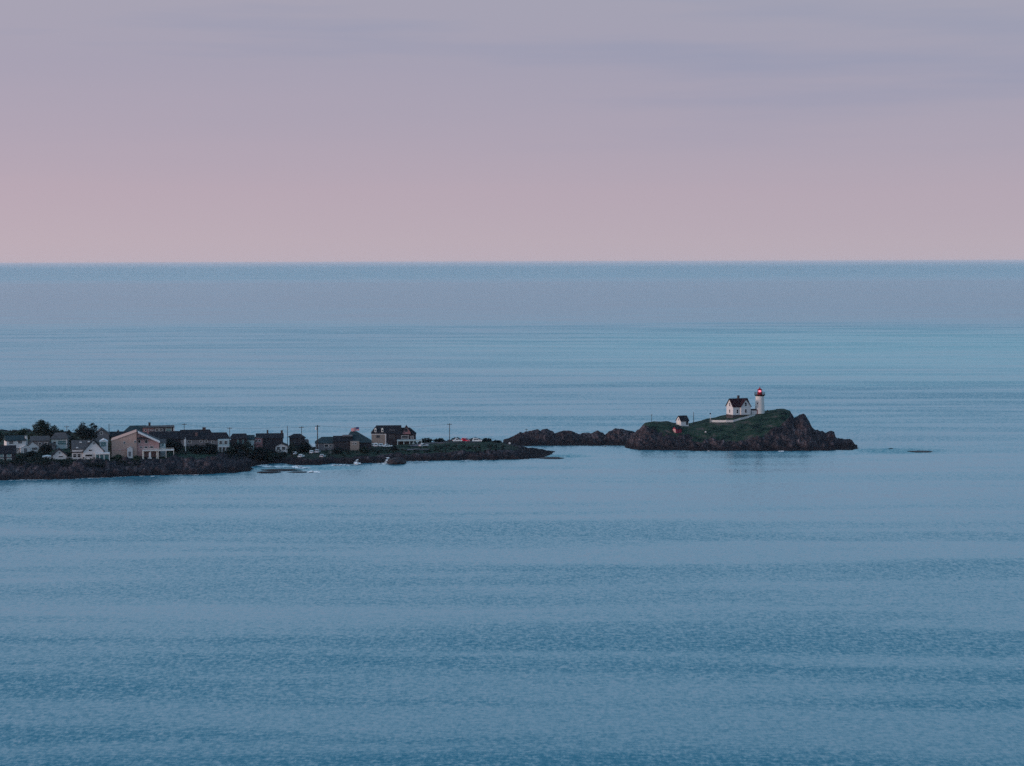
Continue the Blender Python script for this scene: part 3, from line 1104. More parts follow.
h = House('two_chimney_house', 'dark roofed house with two chimneys and a reddish end wall', 268, 448, at_depth(268, 912), 0)
w, r = h.gable_side(256.5, 283, 438.2, 434.0, 0, 10, 'dark_grey', 'roof')
h.chimney(r, 267.6, 430.6, 436, .75, 4.5)
h.chimney(r, 281.9, 431.2, 437, .95, 4.5)
h.gable_front(252.5, 262.5, 438.0, 257, 436.8, -1.5, 4, 'pink_wall', 'roof_grey', over=.2)
for x in (256, 259.6):
    h.window(x, 440.3, 2.2, 2.2, -1.5, bars=False)
h.gable_front(252, 263, 446.2, 258.5, 443.3, -2.6, -1.52, 'pink_wall', 'roof_grey', over=.2)

h = House('white_bungalow', 'low white bungalow with a small front gable, below the two chimney roof', 275, 452, spot(275, 452.3), 0)
w, r = h.gable_side(264.5, 278, 446.0, 441.4, 0, 9, 'white', 'roof_grey')
for x in (267.5, 272.6):
    h.window(x, 448.3, 2.2, 2.4, 0)
w, r = h.gable_front(275.6, 287.6, 446.2, 281.4, 443.0, -1.2, 8, 'white', 'roof_grey', over=.3)
for x in (278.3, 283.6):
    h.window(x, 448.1, 3.2, 3.0, -1.2)

h = House('square_house', 'dark two storey house with low pyramid roof beside a tall pole', 296, 450, spot(297, 451), 6)
w, r = h.gable_side(290, 304, 437.6, 434.2, 0, 7, 'dark_grey', 'roof', hip0=5, hip1=5, over=.5)
for x in (294, 299):
    h.window(x, 440.6, 1.7, 3.2, 0, 'pane', 'grey')
h.body(303.8, 308.2, 440.2, 1, 6, 'grey')

# restaurant like group with the flag
h = House('low_inn', 'low rambling inn with dark roofs, a pale square wing and a flag above', 345, 449, spot(345, 449.8), 0, 'inn')
w, r = h.gable_side(315.5, 340, 442.8, 437.4, 0, 10, 'grey', 'roof_teal', hip0=7, hip1=.5)
for x, ww in ((317.3, 2.2), (326.5, 3.6), (331, 2)):
    h.window(x, 445.4, ww, 2.8, 0, bars=False)
b = MB()
b.box(h.x(334), h.x(335.4), -.35, -.003, -1, h.z(443))
b.build('trim', M['white_trim'], h.root)
w, r = h.gable_side(334, 352, 441.0, 436.2, -1.0, 8, 'dark_grey', 'roof')
w, r = h.gable_side(345, 371, 442.4, 432.2, -.5, 12, 'dark_grey', 'roof_teal', hip0=6.5, hip1=15, over=.3)
b = MB()
b.box(h.x(342.5), h.x(352.5), .8, 2.2, h.z(436.4), h.z(435.0))
b.build('dormer', M['grey'], r)
h.body(350.2, 359.3, 440.9, -2.5, -.51, 'stone_tan')
for x in (353.2, 355.6):
    h.window(x, 443.1, 1.5, 2.0, -2.5, bars=False)

# the big dark house with dormers
h = House('mansard_house', 'large dark house with steep dormered roof, corner gable and pale porch at the lawn', 386, 445, spot(386, 445.0), 0)
h.body(371.5, 386, 433.6, 0, 9, 'stone_tan')  # lit wall: its light is put into a paler colour than the dark front
h.body(386, 400, 433.0, .01, 9, 'dark_grey')
b = MB()
X0, X1, zt, zb = h.x(371.0), h.x(402), h.z(426.2), h.z(433.4)
lo = [(X0, -.4, zb), (X1, -.4, zb), (X1, 9.4, zb), (X0, 9.4, zb)]
up = [(X0 + 2.6, 3.0, zt), (X1 - .2, 3.0, zt), (X1 - .2, 6.5, zt), (X0 + 2.6, 6.5, zt)]
for i in range(4):
    j = (i + 1) % 4
    b.poly([lo[i], lo[j], up[j], up[i]])
b.poly(up)
b.poly(lo[::-1])
r = b.build('roof', M['roof'], h.root)
for x in (375.6, 382.4):
    q = MB()
    q.prism([(h.x(x) - .5, h.z(432)), (h.x(x) + .5, h.z(432)), (h.x(x) + .5, h.z(429.0)), (h.x(x), h.z(428)), (h.x(x) - .5, h.z(429.0))], .2, 3.0)
    dm = q.build('dormer', M['cream'], r)
    window_at(dm, Matrix.Translation((h.x(x), .2, h.z(430.4))), .36, .5, 'pane', 'white_trim', False)
h.window(378, 436.4, 3.2, 2.2, 0, 'pane', 'grey')
h.body(385.2, 386.2, 433.7, -.25, -.003, 'white', name='trim')
b = MB()
b.box(h.x(371.5), h.x(386), -.2, -.003, h.z(434.4), h.z(433.8))
b.build('trim', M['white_trim'], h.root)
for x in (390.6, 393.6):
    for y in (430.8, 436.6):
        h.window(x, y, 1.8, 2.6, .01 if y > 433 else .7, 'pane', 'grey')
h.body(396, 416, 434.0, -1.2, 8, 'dark_grey')
b = MB()
X0, X1, zt, zb = h.x(395.6), h.x(416.6), h.z(428.2), h.z(434.2)
lo = [(X0, -1.6, zb), (X1, -1.6, zb), (X1, 8.4, zb), (X0, 8.4, zb)]
up = [(X0 + 1.0, 3.4, zt), (X1 - 3.0, 3.4, zt)]
b.poly([lo[0], lo[1], up[1], up[0]])
b.poly([lo[2], lo[3], up[0], up[1]])
b.poly([lo[1], lo[2], up[1]])
b.poly([lo[3], lo[0], up[0]])
b.poly(lo[::-1])
r2 = b.build('roof', M['roof'], h.root)
w, r3 = h.gable_front(402.5, 410.8, 432.6, 406.6, 425.4, -1.3, 4, 'pink_wall', 'roof', ybot=434, over=.4)
h.window(406.4, 430, 2.4, 3.0, -1.3, 'pane', 'grey')
h.window(405, 437, 6.2, 3.2, -1.2, 'pane', 'white_trim')
h.window(412.2, 437.4, 2.4, 2.4, -1.2, 'pane', 'white_trim')
b = MB()
b.box(h.x(397), h.x(422), -4.2, -1.203, h.z(440.6), h.z(439.4))
pr = b.build('porch', M['teal_wall'], h.root)
for x in (397.6, 403.8, 409.6, 413.6, 417.4, 421.6):
    q = MB()
    q.box(h.x(x) - .2, h.x(x) + .2, -4.1, -3.7, -1.2, h.z(440.6) - .003)
    q.build('porch_post', M['teal_wall'], pr)
q = MB()
q.box(h.x(398), h.x(414.5), -4.0, -3.9, h.z(447), h.z(445.3))
q.build('railing', M['teal_wall'], pr)
q = MB()
q.box(h.x(412), h.x(415), -3.6, -3.5, h.z(446), h.z(442.2))
q.build('door', M['teal_wall'], pr)


# ------------------------------------------------------------------ the lighthouse station
# lighthouse tower
tl = hit(isl_fn, 759.6, 415.2, 950, 1020)
Yt = 990.0
tx = on_y(759.7, 414, Yt)
tz = min(ground(isl_fn, tx.x, Yt), 14.9)
k = Yt / F
base = Vector((tx.x, Yt, tz - 0.6))
zt = lambda py: on_y(759.7, py, Yt).z - base.z
lh = empty('lighthouse', base, 0, 'white conical lighthouse tower with lit red lantern and black gallery', 'lighthouse')
b = MB()
b.lathe([(2.56, -1.0), (2.50, 0.3), (2.06, zt(396.2)), (2.06, zt(395.6))], 28)
tw = b.build('tower', M['tower'], lh, True)
b = MB()
b.lathe([(2.07, zt(396.0)), (2.6, zt(395.3)), (2.72, zt(394.9)), (2.72, zt(394.5)), (1.2, zt(394.45))], 28)
gal = b.build('gallery', M['black_iron'], lh)
b = MB()
for i in range(20):
    a = 2 * math.pi * i / 20
    c = (2.62 * math.cos(a), 2.62 * math.sin(a))
    b.tube((*c, zt(394.5)), (*c, zt(392.2)), .035, n=5)
    a2 = 2 * math.pi * (i + 1) / 20
    c2 = (2.62 * math.cos(a2), 2.62 * math.sin(a2))
    for zz in (392.2, 393.0, 393.7):
        b.tube((*c, zt(zz)), (*c2, zt(zz)), .04, n=5)
b.build('railing', M['black_iron'], gal)
b = MB()
b.lathe([(1.22, zt(394.46)), (1.22, zt(392.4)), (1.28, zt(392.35)), (1.28, zt(392.2))], 20)
ln = b.build('lantern', M['red_paint'], lh)
for i in range(8):
    a = 2 * math.pi * i / 8
    b = MB()
    b.tube((1.16 * math.cos(a), 1.16 * math.sin(a), zt(392.2)), (1.16 * math.cos(a), 1.16 * math.sin(a), zt(390.0)), .06, n=5)
    b.build('glazing_bar', M['red_paint'], ln)
b = MB()
b.lathe([(.30, zt(392.15)), (.62, zt(391.6)), (.62, zt(390.6)), (.30, zt(390.1))], 14)
b.build('lamp', M['beacon'], ln)
b = MB()
b.lathe([(1.34, zt(390.1)), (1.38, zt(389.85)), (.75, zt(388.9)), (.22, zt(388.3)), (.22, zt(387.9)), (.3, zt(387.6)), (.1, zt(387.2)), (.03, zt(386.4))], 20)
b.build('lantern_roof', M['red_paint'], lh)
window_at(lh, Matrix.Rotation(R(-20), 4, 'Z') @ Matrix.Translation((-.6, -2.2, zt(403))), .32, .5, 'pane', 'white_trim', False)
b = MB()
b.box(-.55, .55, -.12, .2, 0, 2.1)
mtx = Matrix.Rotation(R(-42), 4, 'Z') @ Matrix.Translation((0, -2.48, .35))
b.v = [tuple(mtx @ Vector(p)) for p in b.v]
dr = b.build('door', M['pink_wall'], lh)
b = MB()
b.box(.32, .42, -.2, -.124, .95, 1.1)
b.v = [tuple(mtx @ Vector(p)) for p in b.v]
b.build('handle', M['black_iron'], dr)

# keeper's house: origin at the corner nearest the camera
Yk = 984.0
c0 = on_y(733.0, 416.3, Yk)
kz = c0.z
TH = R(20.5)
kh = empty('keepers_house', Vector((c0.x, Yk, kz)), TH, 'white keeper house with steep maroon roof and front gable, beside the lighthouse', 'house')
k = Yk / F
L_, Wd = 9.4, 7.2
zE, zR, zB = (416.3 - 406.4) * k, (416.3 - 398.9) * k, (416.3 - 415.0) * k
b = MB()
b.box(-.12, L_ + .12, -.12, Wd + .12, -3.0, zB)
b.build('foundation', M['foundation'], kh)
b = MB()
b.prismx([(0, zB + .003), (Wd, zB + .003), (Wd, zE), (Wd / 2, zR - .2), (0, zE)], 0, L_)
b.build('wall', M['white'], kh)
g0, g1 = 4.0, 9.35
gm = (g0 + g1) / 2
b = MB()
b.prism([(g0, zB + .003), (g1, zB + .003), (g1, zE), (gm, zR - .3), (g0, zE)], -.9, Wd / 2)
b.build('wall', M['white'], kh)
b = MB()
sl = (zR - .2 - zE) / (Wd / 2)
for sg in (0, 1):
    y0, y1 = (-.4, Wd / 2) if sg == 0 else (Wd + .4, Wd / 2)
    z0 = zE - .4 * sl
    pr = [(y0, z0 + .004), (y1, zR - .196), (y1, zR + .02), (y0, z0 + .22)]
    if sg:
        pr = pr[::-1]
    b.prismx(pr, -.45, L_ + .45)
rf = b.build('roof', M['roof_maroon'], kh)
b = MB()
sl2 = (zR - .3 - zE) / (gm - g0)
for sg in (-1, 1):
    xo = (g0 - .4) if sg < 0 else (g1 + .4)
    z0 = zE - .4 * sl2
    pr = [(xo, z0 + .004), (gm, zR - .296), (gm, zR - .05), (xo, z0 + .23)]
    if sg > 0:
        pr = pr[::-1]
    b.prism(pr, -1.3, Wd / 2 - .1)
b.build('roof', M['roof_maroon'], kh)
b = MB()
b.box(4.3, 5.2, Wd / 2 - .45, Wd / 2 + .45, zR - 1.2, zR + 1.2)
b.box(4.2, 5.3, Wd / 2 - .55, Wd / 2 + .55, zR + 1.2, zR + 1.4)
b.build('chimney', M['dark_brick'], rf)
zz = lambda py: (416.3 - py) * k
left = Matrix.Rotation(-math.pi / 2, 4, 'Z')
for y in (405.0, 411.6):
    window_at(kh, Matrix.Translation((0, Wd / 2, zz(y))) @ left, .62, .95)
window_at(kh, Matrix.Translation((2.4, 0, zz(411.4))), .62, 1.0)
window_at(kh, Matrix.Translation((gm - .1, -.9, zz(404.4))), .62, 1.0)
window_at(kh, Matrix.Translation((gm - .1, -.9, zz(411.2))), .62, 1.0)

# covered passage between house and tower
pz = on_y(753, 413.8, 988)
cp = empty('covered_passage', pz, 0, 'small white covered passage with dark roof between keeper house and tower', 'passage')
b = MB()
b.box(-1.7, 2.4, 0, 2.0, -1.0, 1.75)
b.build('wall', M['white'], cp)
b = MB()
b.prismx([(-.2, 1.754), (2.2, 1.754), (1.0, 2.4)], -1.75, 2.45)
b.build('roof', M['roof_maroon'], cp)
window_at(cp, Matrix.Translation((-.9, 0, .7)), .4, .6)

# boathouse / workshop on the left
Yb = 979.0
c0 = on_y(681.0, 425.4, Yb)
k = Yb / F
bh = empty('boathouse', c0, R(24), 'small white workshop with black steep roof above the red oil house', 'workshop')
L_, Wd = 4.3, 4.9
zE, zR = (425.4 - 420.9) * k, (425.4 - 415.9) * k
b = MB()
b.prismx([(0, -2.2), (Wd, -2.2), (Wd, zE), (Wd / 2, zR - .15), (0, zE)], 0, L_)
b.build('wall', M['white'], bh)
b = MB()
sl = (zR - .15 - zE) / (Wd / 2)
for sg in (0, 1):
    y0, y1 = (-.3, Wd / 2) if sg == 0 else (Wd + .3, Wd / 2)
    z0 = zE - .3 * sl
    pr = [(y0, z0 + .004), (y1, zR - .146), (y1, zR), (y0, z0 + .18)]
    b.prismx(pr[::-1] if sg else pr, -.3, L_ + .3)
b.build('roof', M['roof'], bh)
window_at(bh, Matrix.Translation((0, Wd / 2, (425.4 - 419.8) * k)) @ left, .42, .6, bars=False)
b = MB()
b.box(-.07, .02, Wd / 2 - .9, Wd / 2 + .9, .1, 2.0)
dr = b.build('door', M['cream'], bh)
b = MB()
b.box(-.13, -.073, Wd / 2 + .55, Wd / 2 + .7, 1.0, 1.1)
b.build('handle', M['black_iron'], dr)
b = MB()
b.box(2.9, 4.0, -.06, .02, .2, 2.0)
b.build('door', M['dark_grey'], bh)

# red oil house
po = hit(isl_fn, 676.2, 433.2, 945, 1000)
k = po.y / F
oh = empty('oil_house', po, R(30), 'little red brick oil house with dark roof on the slope below the workshop', 'oil house')
b = MB()
b.prismx([(0, -1.5), (3.0, -1.5), (3.0, 2.0), (1.5, 3.0), (0, 2.0)], 0, 3.2)
b.build('wall', M['red_brick'], oh)
b = MB()
for sg in (0, 1):
    pr = [(-.25, 1.84), (1.5, 3.004), (1.5, 3.2), (-.25, 2.03)] if sg == 0 else [(3.25, 2.03), (1.5, 3.2), (1.5, 3.004), (3.25, 1.84)]
    b.prismx(pr, -.25, 3.45)
b.build('roof', M['roof'], oh)
b = MB()
b.box(-.07, .02, .4, 2.6, -.6, 1.9)
b.build('door', M['mauve'], oh)


# picket fence along the walk
def fence_run(pts, fn, post_every, hgt, label):
    root = empty('picket_fence', pts[0], 0, label, 'fence')
    o = pts[0]
    pk, rl = MB(), MB()
    dist = 0
    for a, c in zip(pts[:-1], pts[1:]):
        n = max(int((c - a).length / .32), 1)
        prev = None
        for i in range(n + 1):
            q = a.lerp(c, i / n)
            q = Vector((q.x, q.y, q.z)) - o
            d = (c - a).normalized() * .12
            pk.poly([q - d + Vector((0, 0, -.5)), q + d + Vector((0, 0, -.5)), q + d + Vector((0, 0, hgt)), q - d + Vector((0, 0, hgt))])
            pk.poly([q - d + Vector((0, .05, -.5)), q + d + Vector((0, .05, -.5)), q + d + Vector((0, .05, hgt)), q - d + Vector((0, .05, hgt))])
            if prev is not None:
                for f_ in (.3, .8):
                    rl.tube(prev + Vector((0, .09, hgt * f_)), q + Vector((0, .09, hgt * f_)), .05, n=4)
            prev = q
        m = max(int((c - a).length / post_every), 1)
        for i in range(m):
            q = a.lerp(c, i / m) - o
            b = MB()
            b.box(q.x - .09, q.x + .09, q.y - .1, q.y + .17, q.z - .8, q.z + hgt + .12)
            b.build('fence_post', M['white_trim'], root)
    pk.build('pickets', M['white_trim'], root)
    rl.build('rail', M['white_trim'], root)
    return root


def isl(px, py):
    return hit(isl_fn, px, py, 950, 1025)


def isl_at(px, Y):
    x = ray(px, 420).x * Y / ray(px, 420).y
    return Vector((x, Y, ground(isl_fn, x, Y)))


fp = [on_y(711.5, 421.4, 981.5), on_y(719, 422.6, 979), on_y(726.5, 423.2, 976.5), on_y(733, 420.6, 976), on_y(740, 418.0, 977), on_y(748, 415.8, 979), on_y(755, 414.4, 982)]
fp2 = []
for q in fp:
    g_ = ground(isl_fn, q.x, q.y)
    fp2.append(Vector((q.x, q.y, g_)))
fence_run(fp2, isl_fn, 2.6, 1.05, 'white picket fence dipping along the path below the keeper house')


# ------------------------------------------------------------------ poles, lamps, wires
def pole(name, px, ytop, base, label, arm=True, can=False, m='pole', r=.15, group='utility poles on the headland', cat='utility pole'):
    top = on_y(px, ytop, base.y).z - base.z
    o = empty(name, base, 0, label, cat, group)
    b = MB()
    b.tube((0, 0, -1), (0, 0, top), r * 1.15, r * .8, 8)
    b.build('post', M[m], o)
    if arm:
        b = MB()
        b.box(-1.1, 1.1, -.07, .07, top - .7, top - .52)
        b.build('crossarm', M[m], o)
        for x in (-.95, 0.45, .95):
            q = MB()
            q.lathe([(.07, 0), (.09, .12), (.05, .25)], 8, (x, 0, top - .52))
            q.build('insulator', M['black_iron'], o)
    if can:
        q = MB()
        q.lathe([(.05, 0), (.36, .05), (.38, 1.1), (.2, 1.3)], 12, (-.6, -.1, top - 2.2))
        q.build('transformer', M['metal'], o)
    return o, Vector((base.x, base.y, base.z + top - .4))


GPOLE = 'utility poles on the headland'
tops = []
for px, yt, Y, lab, arm, can, r in (
        (109.2, 424.0, 930, 'plain utility pole above the low dark roof left of the tan house gable', False, False, .16),
        (184.4, 423.2, 935, 'slim utility pole rising behind the long dark roof, right of the low red house', True, False, .14),
        (229.8, 427.0, 920, 'short utility pole in the gap left of the flat topped house', True, False, .14),
        (287.6, 426.0, 925, 'utility pole behind the white bungalow, right of two chimneys', False, False, .14),
        (301.6, 426.2, 918, 'utility pole with small lamp standing behind the square dark house', True, False, .15),
        (317.6, 425.0, 912, 'stout utility pole with pale transformer left of the low inn', True, True, .24),
        (449.6, 423.2, 945, 'lone utility pole on the lawn between large house and parked cars', True, False, .17)):
    o, t_ = pole('utility_pole', px, yt, at_depth(px, Y), lab, arm, can, r=r)
    tops.append(t_)
pole('utility_pole', 67.2, 425.5, at_depth(67, 915), 'utility pole top poking out of the trees at far left', True, False, r=.13)


def wire(a, c, label):
    b = MB()
    n = 14
    sag = (c - a).length * .018
    prev = None
    for i in range(n + 1):
        t = i / n
        q = a.lerp(c, t) - Vector((0, 0, sag * 4 * t * (1 - t)))
        q = q - a
        if prev is not None:
            b.tube(prev, q, .045, n=4)
        prev = q
    o = b.build('power_line', M['wire'])
    o.location = a
    return tag(o, label, 'cable', 'overhead wires between the poles')


wl = ['overhead wire from the tan house pole to the pole behind the long roof', 'overhead wire over the long roof to the short pole',
      'overhead wire over the two chimney house', 'short overhead wire behind the square dark house', 'overhead wire reaching the transformer pole',
      'long overhead wire from the transformer pole past the inn to the lone pole']
for a, c, l_ in zip(tops[:-1], tops[1:], wl):
    wire(a, c, l_)

# posts on the island
pp = isl_at(651.6, 982)
o, _ = pole('signal_post', 651.6, 415.2, pp, 'thin dark post with small head at the left brow of the island', False, False, 'pole', .11, None, 'post')
b = MB()
b.box(-.35, .35, -.1, .1, on_y(651.6, 415.2, 982).z - pp.z, on_y(651.6, 415.2, 982).z - pp.z + .3)
b.build('crossbar', M['pole'], o)
pp = isl_at(693.6, 984)
pole('island_pole', 693.6, 412.2, pp, 'tall slim pole standing right of the small white workshop', False, False, 'pole', .15, None, 'pole')


def lamp_post(px, yt, Y, label, m):
    pp = isl_at(px, Y)
    o = empty('lamp_post', pp, 0, label, 'lamp post', 'lamp posts on the island')
    top = on_y(px, yt, Y).z - pp.z
    b = MB()
    b.tube((0, 0, -.5), (0, 0, top - .4), .1, .08, 8)
    b.build('post', M[m], o)
    b = MB()
    b.lathe([(.12, top - .4), (.34, top - .25), (.36, top + .15), (.12, top + .35)], 10)
    b.build('lamp_head', M['black_iron'], o)


lamp_post(710.3, 413.6, 981, 'pale lamp post with dark head at the left end of the picket fence', 'metal')
lamp_post(767.4, 410.6, 988, 'short dark lamp post on the crest right of the lighthouse', 'black_iron')
# small pale board on the slope
pp = isl(705.5, 433.6)
o = empty('sign_board', pp, R(-8), 'tiny white notice board on the dark slope left of the fence', 'sign')
b = MB()
b.box(-.4, .4, -.05, .05, .6, 1.1)
b.build('board', M['white_trim'], o)
for x in (-.45, .45):
    b = MB()
    b.box(x - .05, x + .05, .052, .13, -.5, 1.2)
    b.build('leg', M['pole'], o)
# marker on the islet
q0 = on_y(526.6, 431, 996)
o = empty('day_marker', Vector((q0.x, 996, ground(islet_fn, q0.x, 996))), 0, 'little cross shaped marker post on top of the rocky islet', 'marker')
b = MB()
b.tube((0, 0, -1), (0, 0, 1.5), .1, .08, 6)
b.build('post', M['pole'], o)
b = MB()
b.box(-.7, .7, -.05, .05, .9, 1.1)
b.build('crossbar', M['pole'], o)
# white flag post in front of the long house
pf = spot(185.6, 453.5)
o = empty('flagpole', pf, 0, 'bare white flagpole on the grass in front of the long roofed house', 'flagpole')
b = MB()
hh = on_y(185.6, 438.5, pf.y).z - pf.z
b.tube((0, 0, -.5), (0, 0, hh), .15, .11, 8)
b.build('post', M['white_trim'], o)
b = MB()
b.lathe([(.05, hh), (.18, hh + .15), (.18, hh + .25), (.04, hh + .4)], 8)
b.build('finial', M['white_trim'], o)

# flag over the inn: hoist at its right, blowing to the left
pY = 922.0
pf = at_depth(359.3, pY)
o = empty('flagpole', pf, 0, 'grey flagpole rising behind the inn roof', 'flagpole')
topz = on_y(359.3, 427.2, pY).z - pf.z
b = MB()
b.tube((0, 0, -.5), (0, 0, topz), .09, .06, 8)
b.build('post', M['metal'], o)
fl = empty('flag', pf + Vector((0, 0, topz)), 0, 'red and white striped flag with blue corner blowing left above the inn', 'flag')
FW, FH, NS = 4.0, 1.6, 7


def cloth(u0, u1, v0, v1, m, name, dy=0.0):
    b = MB()
    n = 12
    for i in range(n):
        a, c = u0 + (u1 - u0) * i / n, u0 + (u1 - u0) * (i + 1) / n
        f = lambda u, v, e: (-u * FW * .96, math.sin(u * 7.5) * .28 * u + dy + e, -v * FH - u * u * .55 + math.sin(u * 6) * .1)
        for e in (0, .03):
            b.poly([f(a, v0, e), f(c, v0, e), f(c, v1, e), f(a, v1, e)])
    return b.build(name, M[m], fl)


for i in range(NS):
    v0, v1 = i / NS, (i + 1) / NS
    cloth(.4 if i < 4 else 0, 1, v0, v1, 'flag_red' if i % 2 == 0 else 'flag_white', 'stripe')
cloth(0, .4, 0, 4 / NS, 'flag_blue', 'canton')


# ------------------------------------------------------------------ cars
def make_car(paint, suv=False):
    """returns a builder of one car, length along local x"""
    L, Wc, Hc = (4.7, 1.85, 1.72) if suv else (4.5, 1.8, 1.45)

    def build(root):
        hb = Hc * .56
        b = MB()
        prof = [(-L / 2, .35), (L / 2, .35), (L / 2, .75), (L / 2 - .1, hb - .08), (L / 2 - 1.1, hb), (-L / 2 + .15, hb), (-L / 2, hb - .1)]
        b.prism(prof, -Wc / 2, Wc / 2)
        xr = -L / 2 + (.25 if suv else .75)
        b.prism([(xr, hb + .003), (L / 2 - 1.15, hb + .003), (L / 2 - 1.95, Hc - .1), (L / 2 - 2.3, Hc), (xr + .5, Hc), (xr + .3, Hc - .08)], -Wc / 2 + .12, Wc / 2 - .12)
        b.build('body', M[paint], root)
        xa, xb = xr + .35, L / 2 - 1.5
        for s_ in (-1, 1):
            y = s_ * (Wc / 2 - .12)
            g = MB()
            g.prism([(xa, hb + .06), (xb, hb + .06), (L / 2 - 2.05, Hc - .14), (xa + .2, Hc - .14)], min(y, y + s_ * .02), max(y, y + s_ * .02))
            g.build('side_glass', M['car_glass'], root)
        g = MB()
        g.prism([(L / 2 - 1.14, hb + .06), (L / 2 - 1.1, hb + .06), (L / 2 - 1.9, Hc - .12), (L / 2 - 1.94, Hc - .12)], -Wc / 2 + .2, Wc / 2 - .2)
        g.build('windscreen', M['car_glass'], root)
        g = MB()
        g.prism([(xr - .03, hb + .08), (xr + .02, hb + .08), (xr + .3, Hc - .14), (xr + .25, Hc - .14)], -Wc / 2 + .25, Wc / 2 - .25)
        g.build('rear_glass', M['car_glass'], root)
        for sx in (-1, 1):
            for sy in (-1, 1):
                q = MB()
                q.tube((sx * L * .3, sy * (Wc / 2 - .2), .33), (sx * L * .3, sy * (Wc / 2 + .02), .33), .33, n=14)
                wo_ = q.build('wheel', M['tyre'], root)
                q = MB()
                q.tube((sx * L * .3, sy * (Wc / 2 + .02), .33), (sx * L * .3, sy * (Wc / 2 + .04), .33), .2, n=10)
                q.build('rim', M['metal'], wo_)
        for sy in (-1, 1):
            y = sy * (Wc / 2 - .28)
            q = MB()
            q.box(-L / 2 - .03, -L / 2 + .02, y - .2, y + .2, .62, .8)
            q.build('tail_lamp', M['tail'], root)
            q = MB()
            q.box(L / 2 - .02, L / 2 + .03, y - .2, y + .2, .55, .72)
            q.build('headlamp', M['head'], root)
    return build


CARS = [
    # px, py, turn (0 = side on, nose right), paint, suv, label, group
    (457.5, 441.9, 6, 'car_white', False, 'white car parked first from the lone pole in the clifftop car park', 'cars in the clifftop car park'),
    (465.6, 441.7, -50, 'car_red', True, 'bright red car parked between two white cars in the clifftop car park', 'cars in the clifftop car park'),
    (477.0, 441.7, 4, 'car_white', True, 'long white car parked on the far side of the red car', 'cars in the clifftop car park'),
    (294.6, 454.4, 80, 'car_white', False, 'white car parked end on below the square dark house', 'cars parked along the shore road'),
    (301.2, 457.6, 70, 'car_white', False, 'white car nearest the water below the square dark house', 'cars parked along the shore road'),
    (311.6, 453.4, 85, 'car_white', False, 'white car parked left of its neighbour below the transformer pole', 'cars parked along the shore road'),
    (317.6, 453.0, 78, 'car_silver', True, 'silver car parked directly under the transformer pole', 'cars parked along the shore road'),
    (322.6, 457.2, 72, 'car_silver', False, 'silver car on the lower verge below the low inn', 'cars parked along the shore road'),
    (372.0, 446.3, 100, 'car_white', False, 'white car at the left corner of the large dormered house', 'cars in front of the dormered house'),
    (376.4, 446.6, 82, 'car_white', True, 'white tall car second from the left corner of the dormered house', 'cars in front of the dormered house'),
    (381.0, 446.9, 84, 'car_white', False, 'white car under the right dormer of the large house', 'cars in front of the dormered house'),
    (387.5, 447.2, 15, 'car_white', False, 'white car parked side on below the dark wall of the dormered house', 'cars in front of the dormered house'),
    (423.8, 446.8, 30, 'car_silver', False, 'grey car parked off the right end of the pale porch', 'cars in front of the dormered house'),
]
for px, py, tr, paint, suv, lab, grp in CARS:
    q = spot(px, py)
    q.z = ground(pen_height, q.x, q.y)
    o = empty('parked_car', q, -math.atan2(q.x, q.y) + R(tr), lab, 'car', grp)
    make_car(paint, suv)(o)
# notice at the gully
q = spot(509.6, 445.4)
q.z = ground(pen_height, q.x, q.y)
o = empty('sign_board', q, 0, 'tiny white sign at the tip of the headland before the rocky islet', 'sign')
b = MB()
b.box(-.45, .45, -.05, .05, .7, 1.5)
b.build('board', M['white_trim'], o)
b = MB()
b.box(-.06, .06, .052, .14, -.6, 1.4)
b.build('post', M['pole'], o)


# ------------------------------------------------------------------ roads on the headland
def ribbon(name, pts, w, m):
    b = MB()
    P = [spot(*p_) for p_ in pts]
    dense = []
    for a, c in zip(P[:-1], P[1:]):
        n = max(int((c - a).length / 1.5), 1)
        dense += [a.lerp(c, i / n) for i in range(n)]
    dense.append(P[-1])
    for i, q in enumerate(dense):
        d = (dense[min(i + 1, len(dense) - 1)] - dense[max(i - 1, 0)]).normalized()
        nrm = Vector((-d.y, d.x, 0)).normalized()
        for j in range(4):
            v = q + nrm * w * (j / 3 - .5)
            b.v.append((v.x, v.y, ground(pen_height, v.x, v.y) + .12))
    for i in range(len(dense) - 1):
        for j in range(3):
            k = i * 4 + j
            b.f.append((k, k + 4, k + 5, k + 1))
    return kind(b.build(name, m), 'structure')


road_m = mat('worn_road_surface', (0.11, 0.095, 0.11), 0.95, 0.25, 0.5)
ribbon('road', [(414, 446.4), (424, 444.0), (436, 442.9), (450, 442.6), (466, 442.4), (482, 442.4)], 6.0, road_m)
ribbon('path', [(404, 450.4), (416, 449.4), (430, 449.6)], 2.5, road_m)


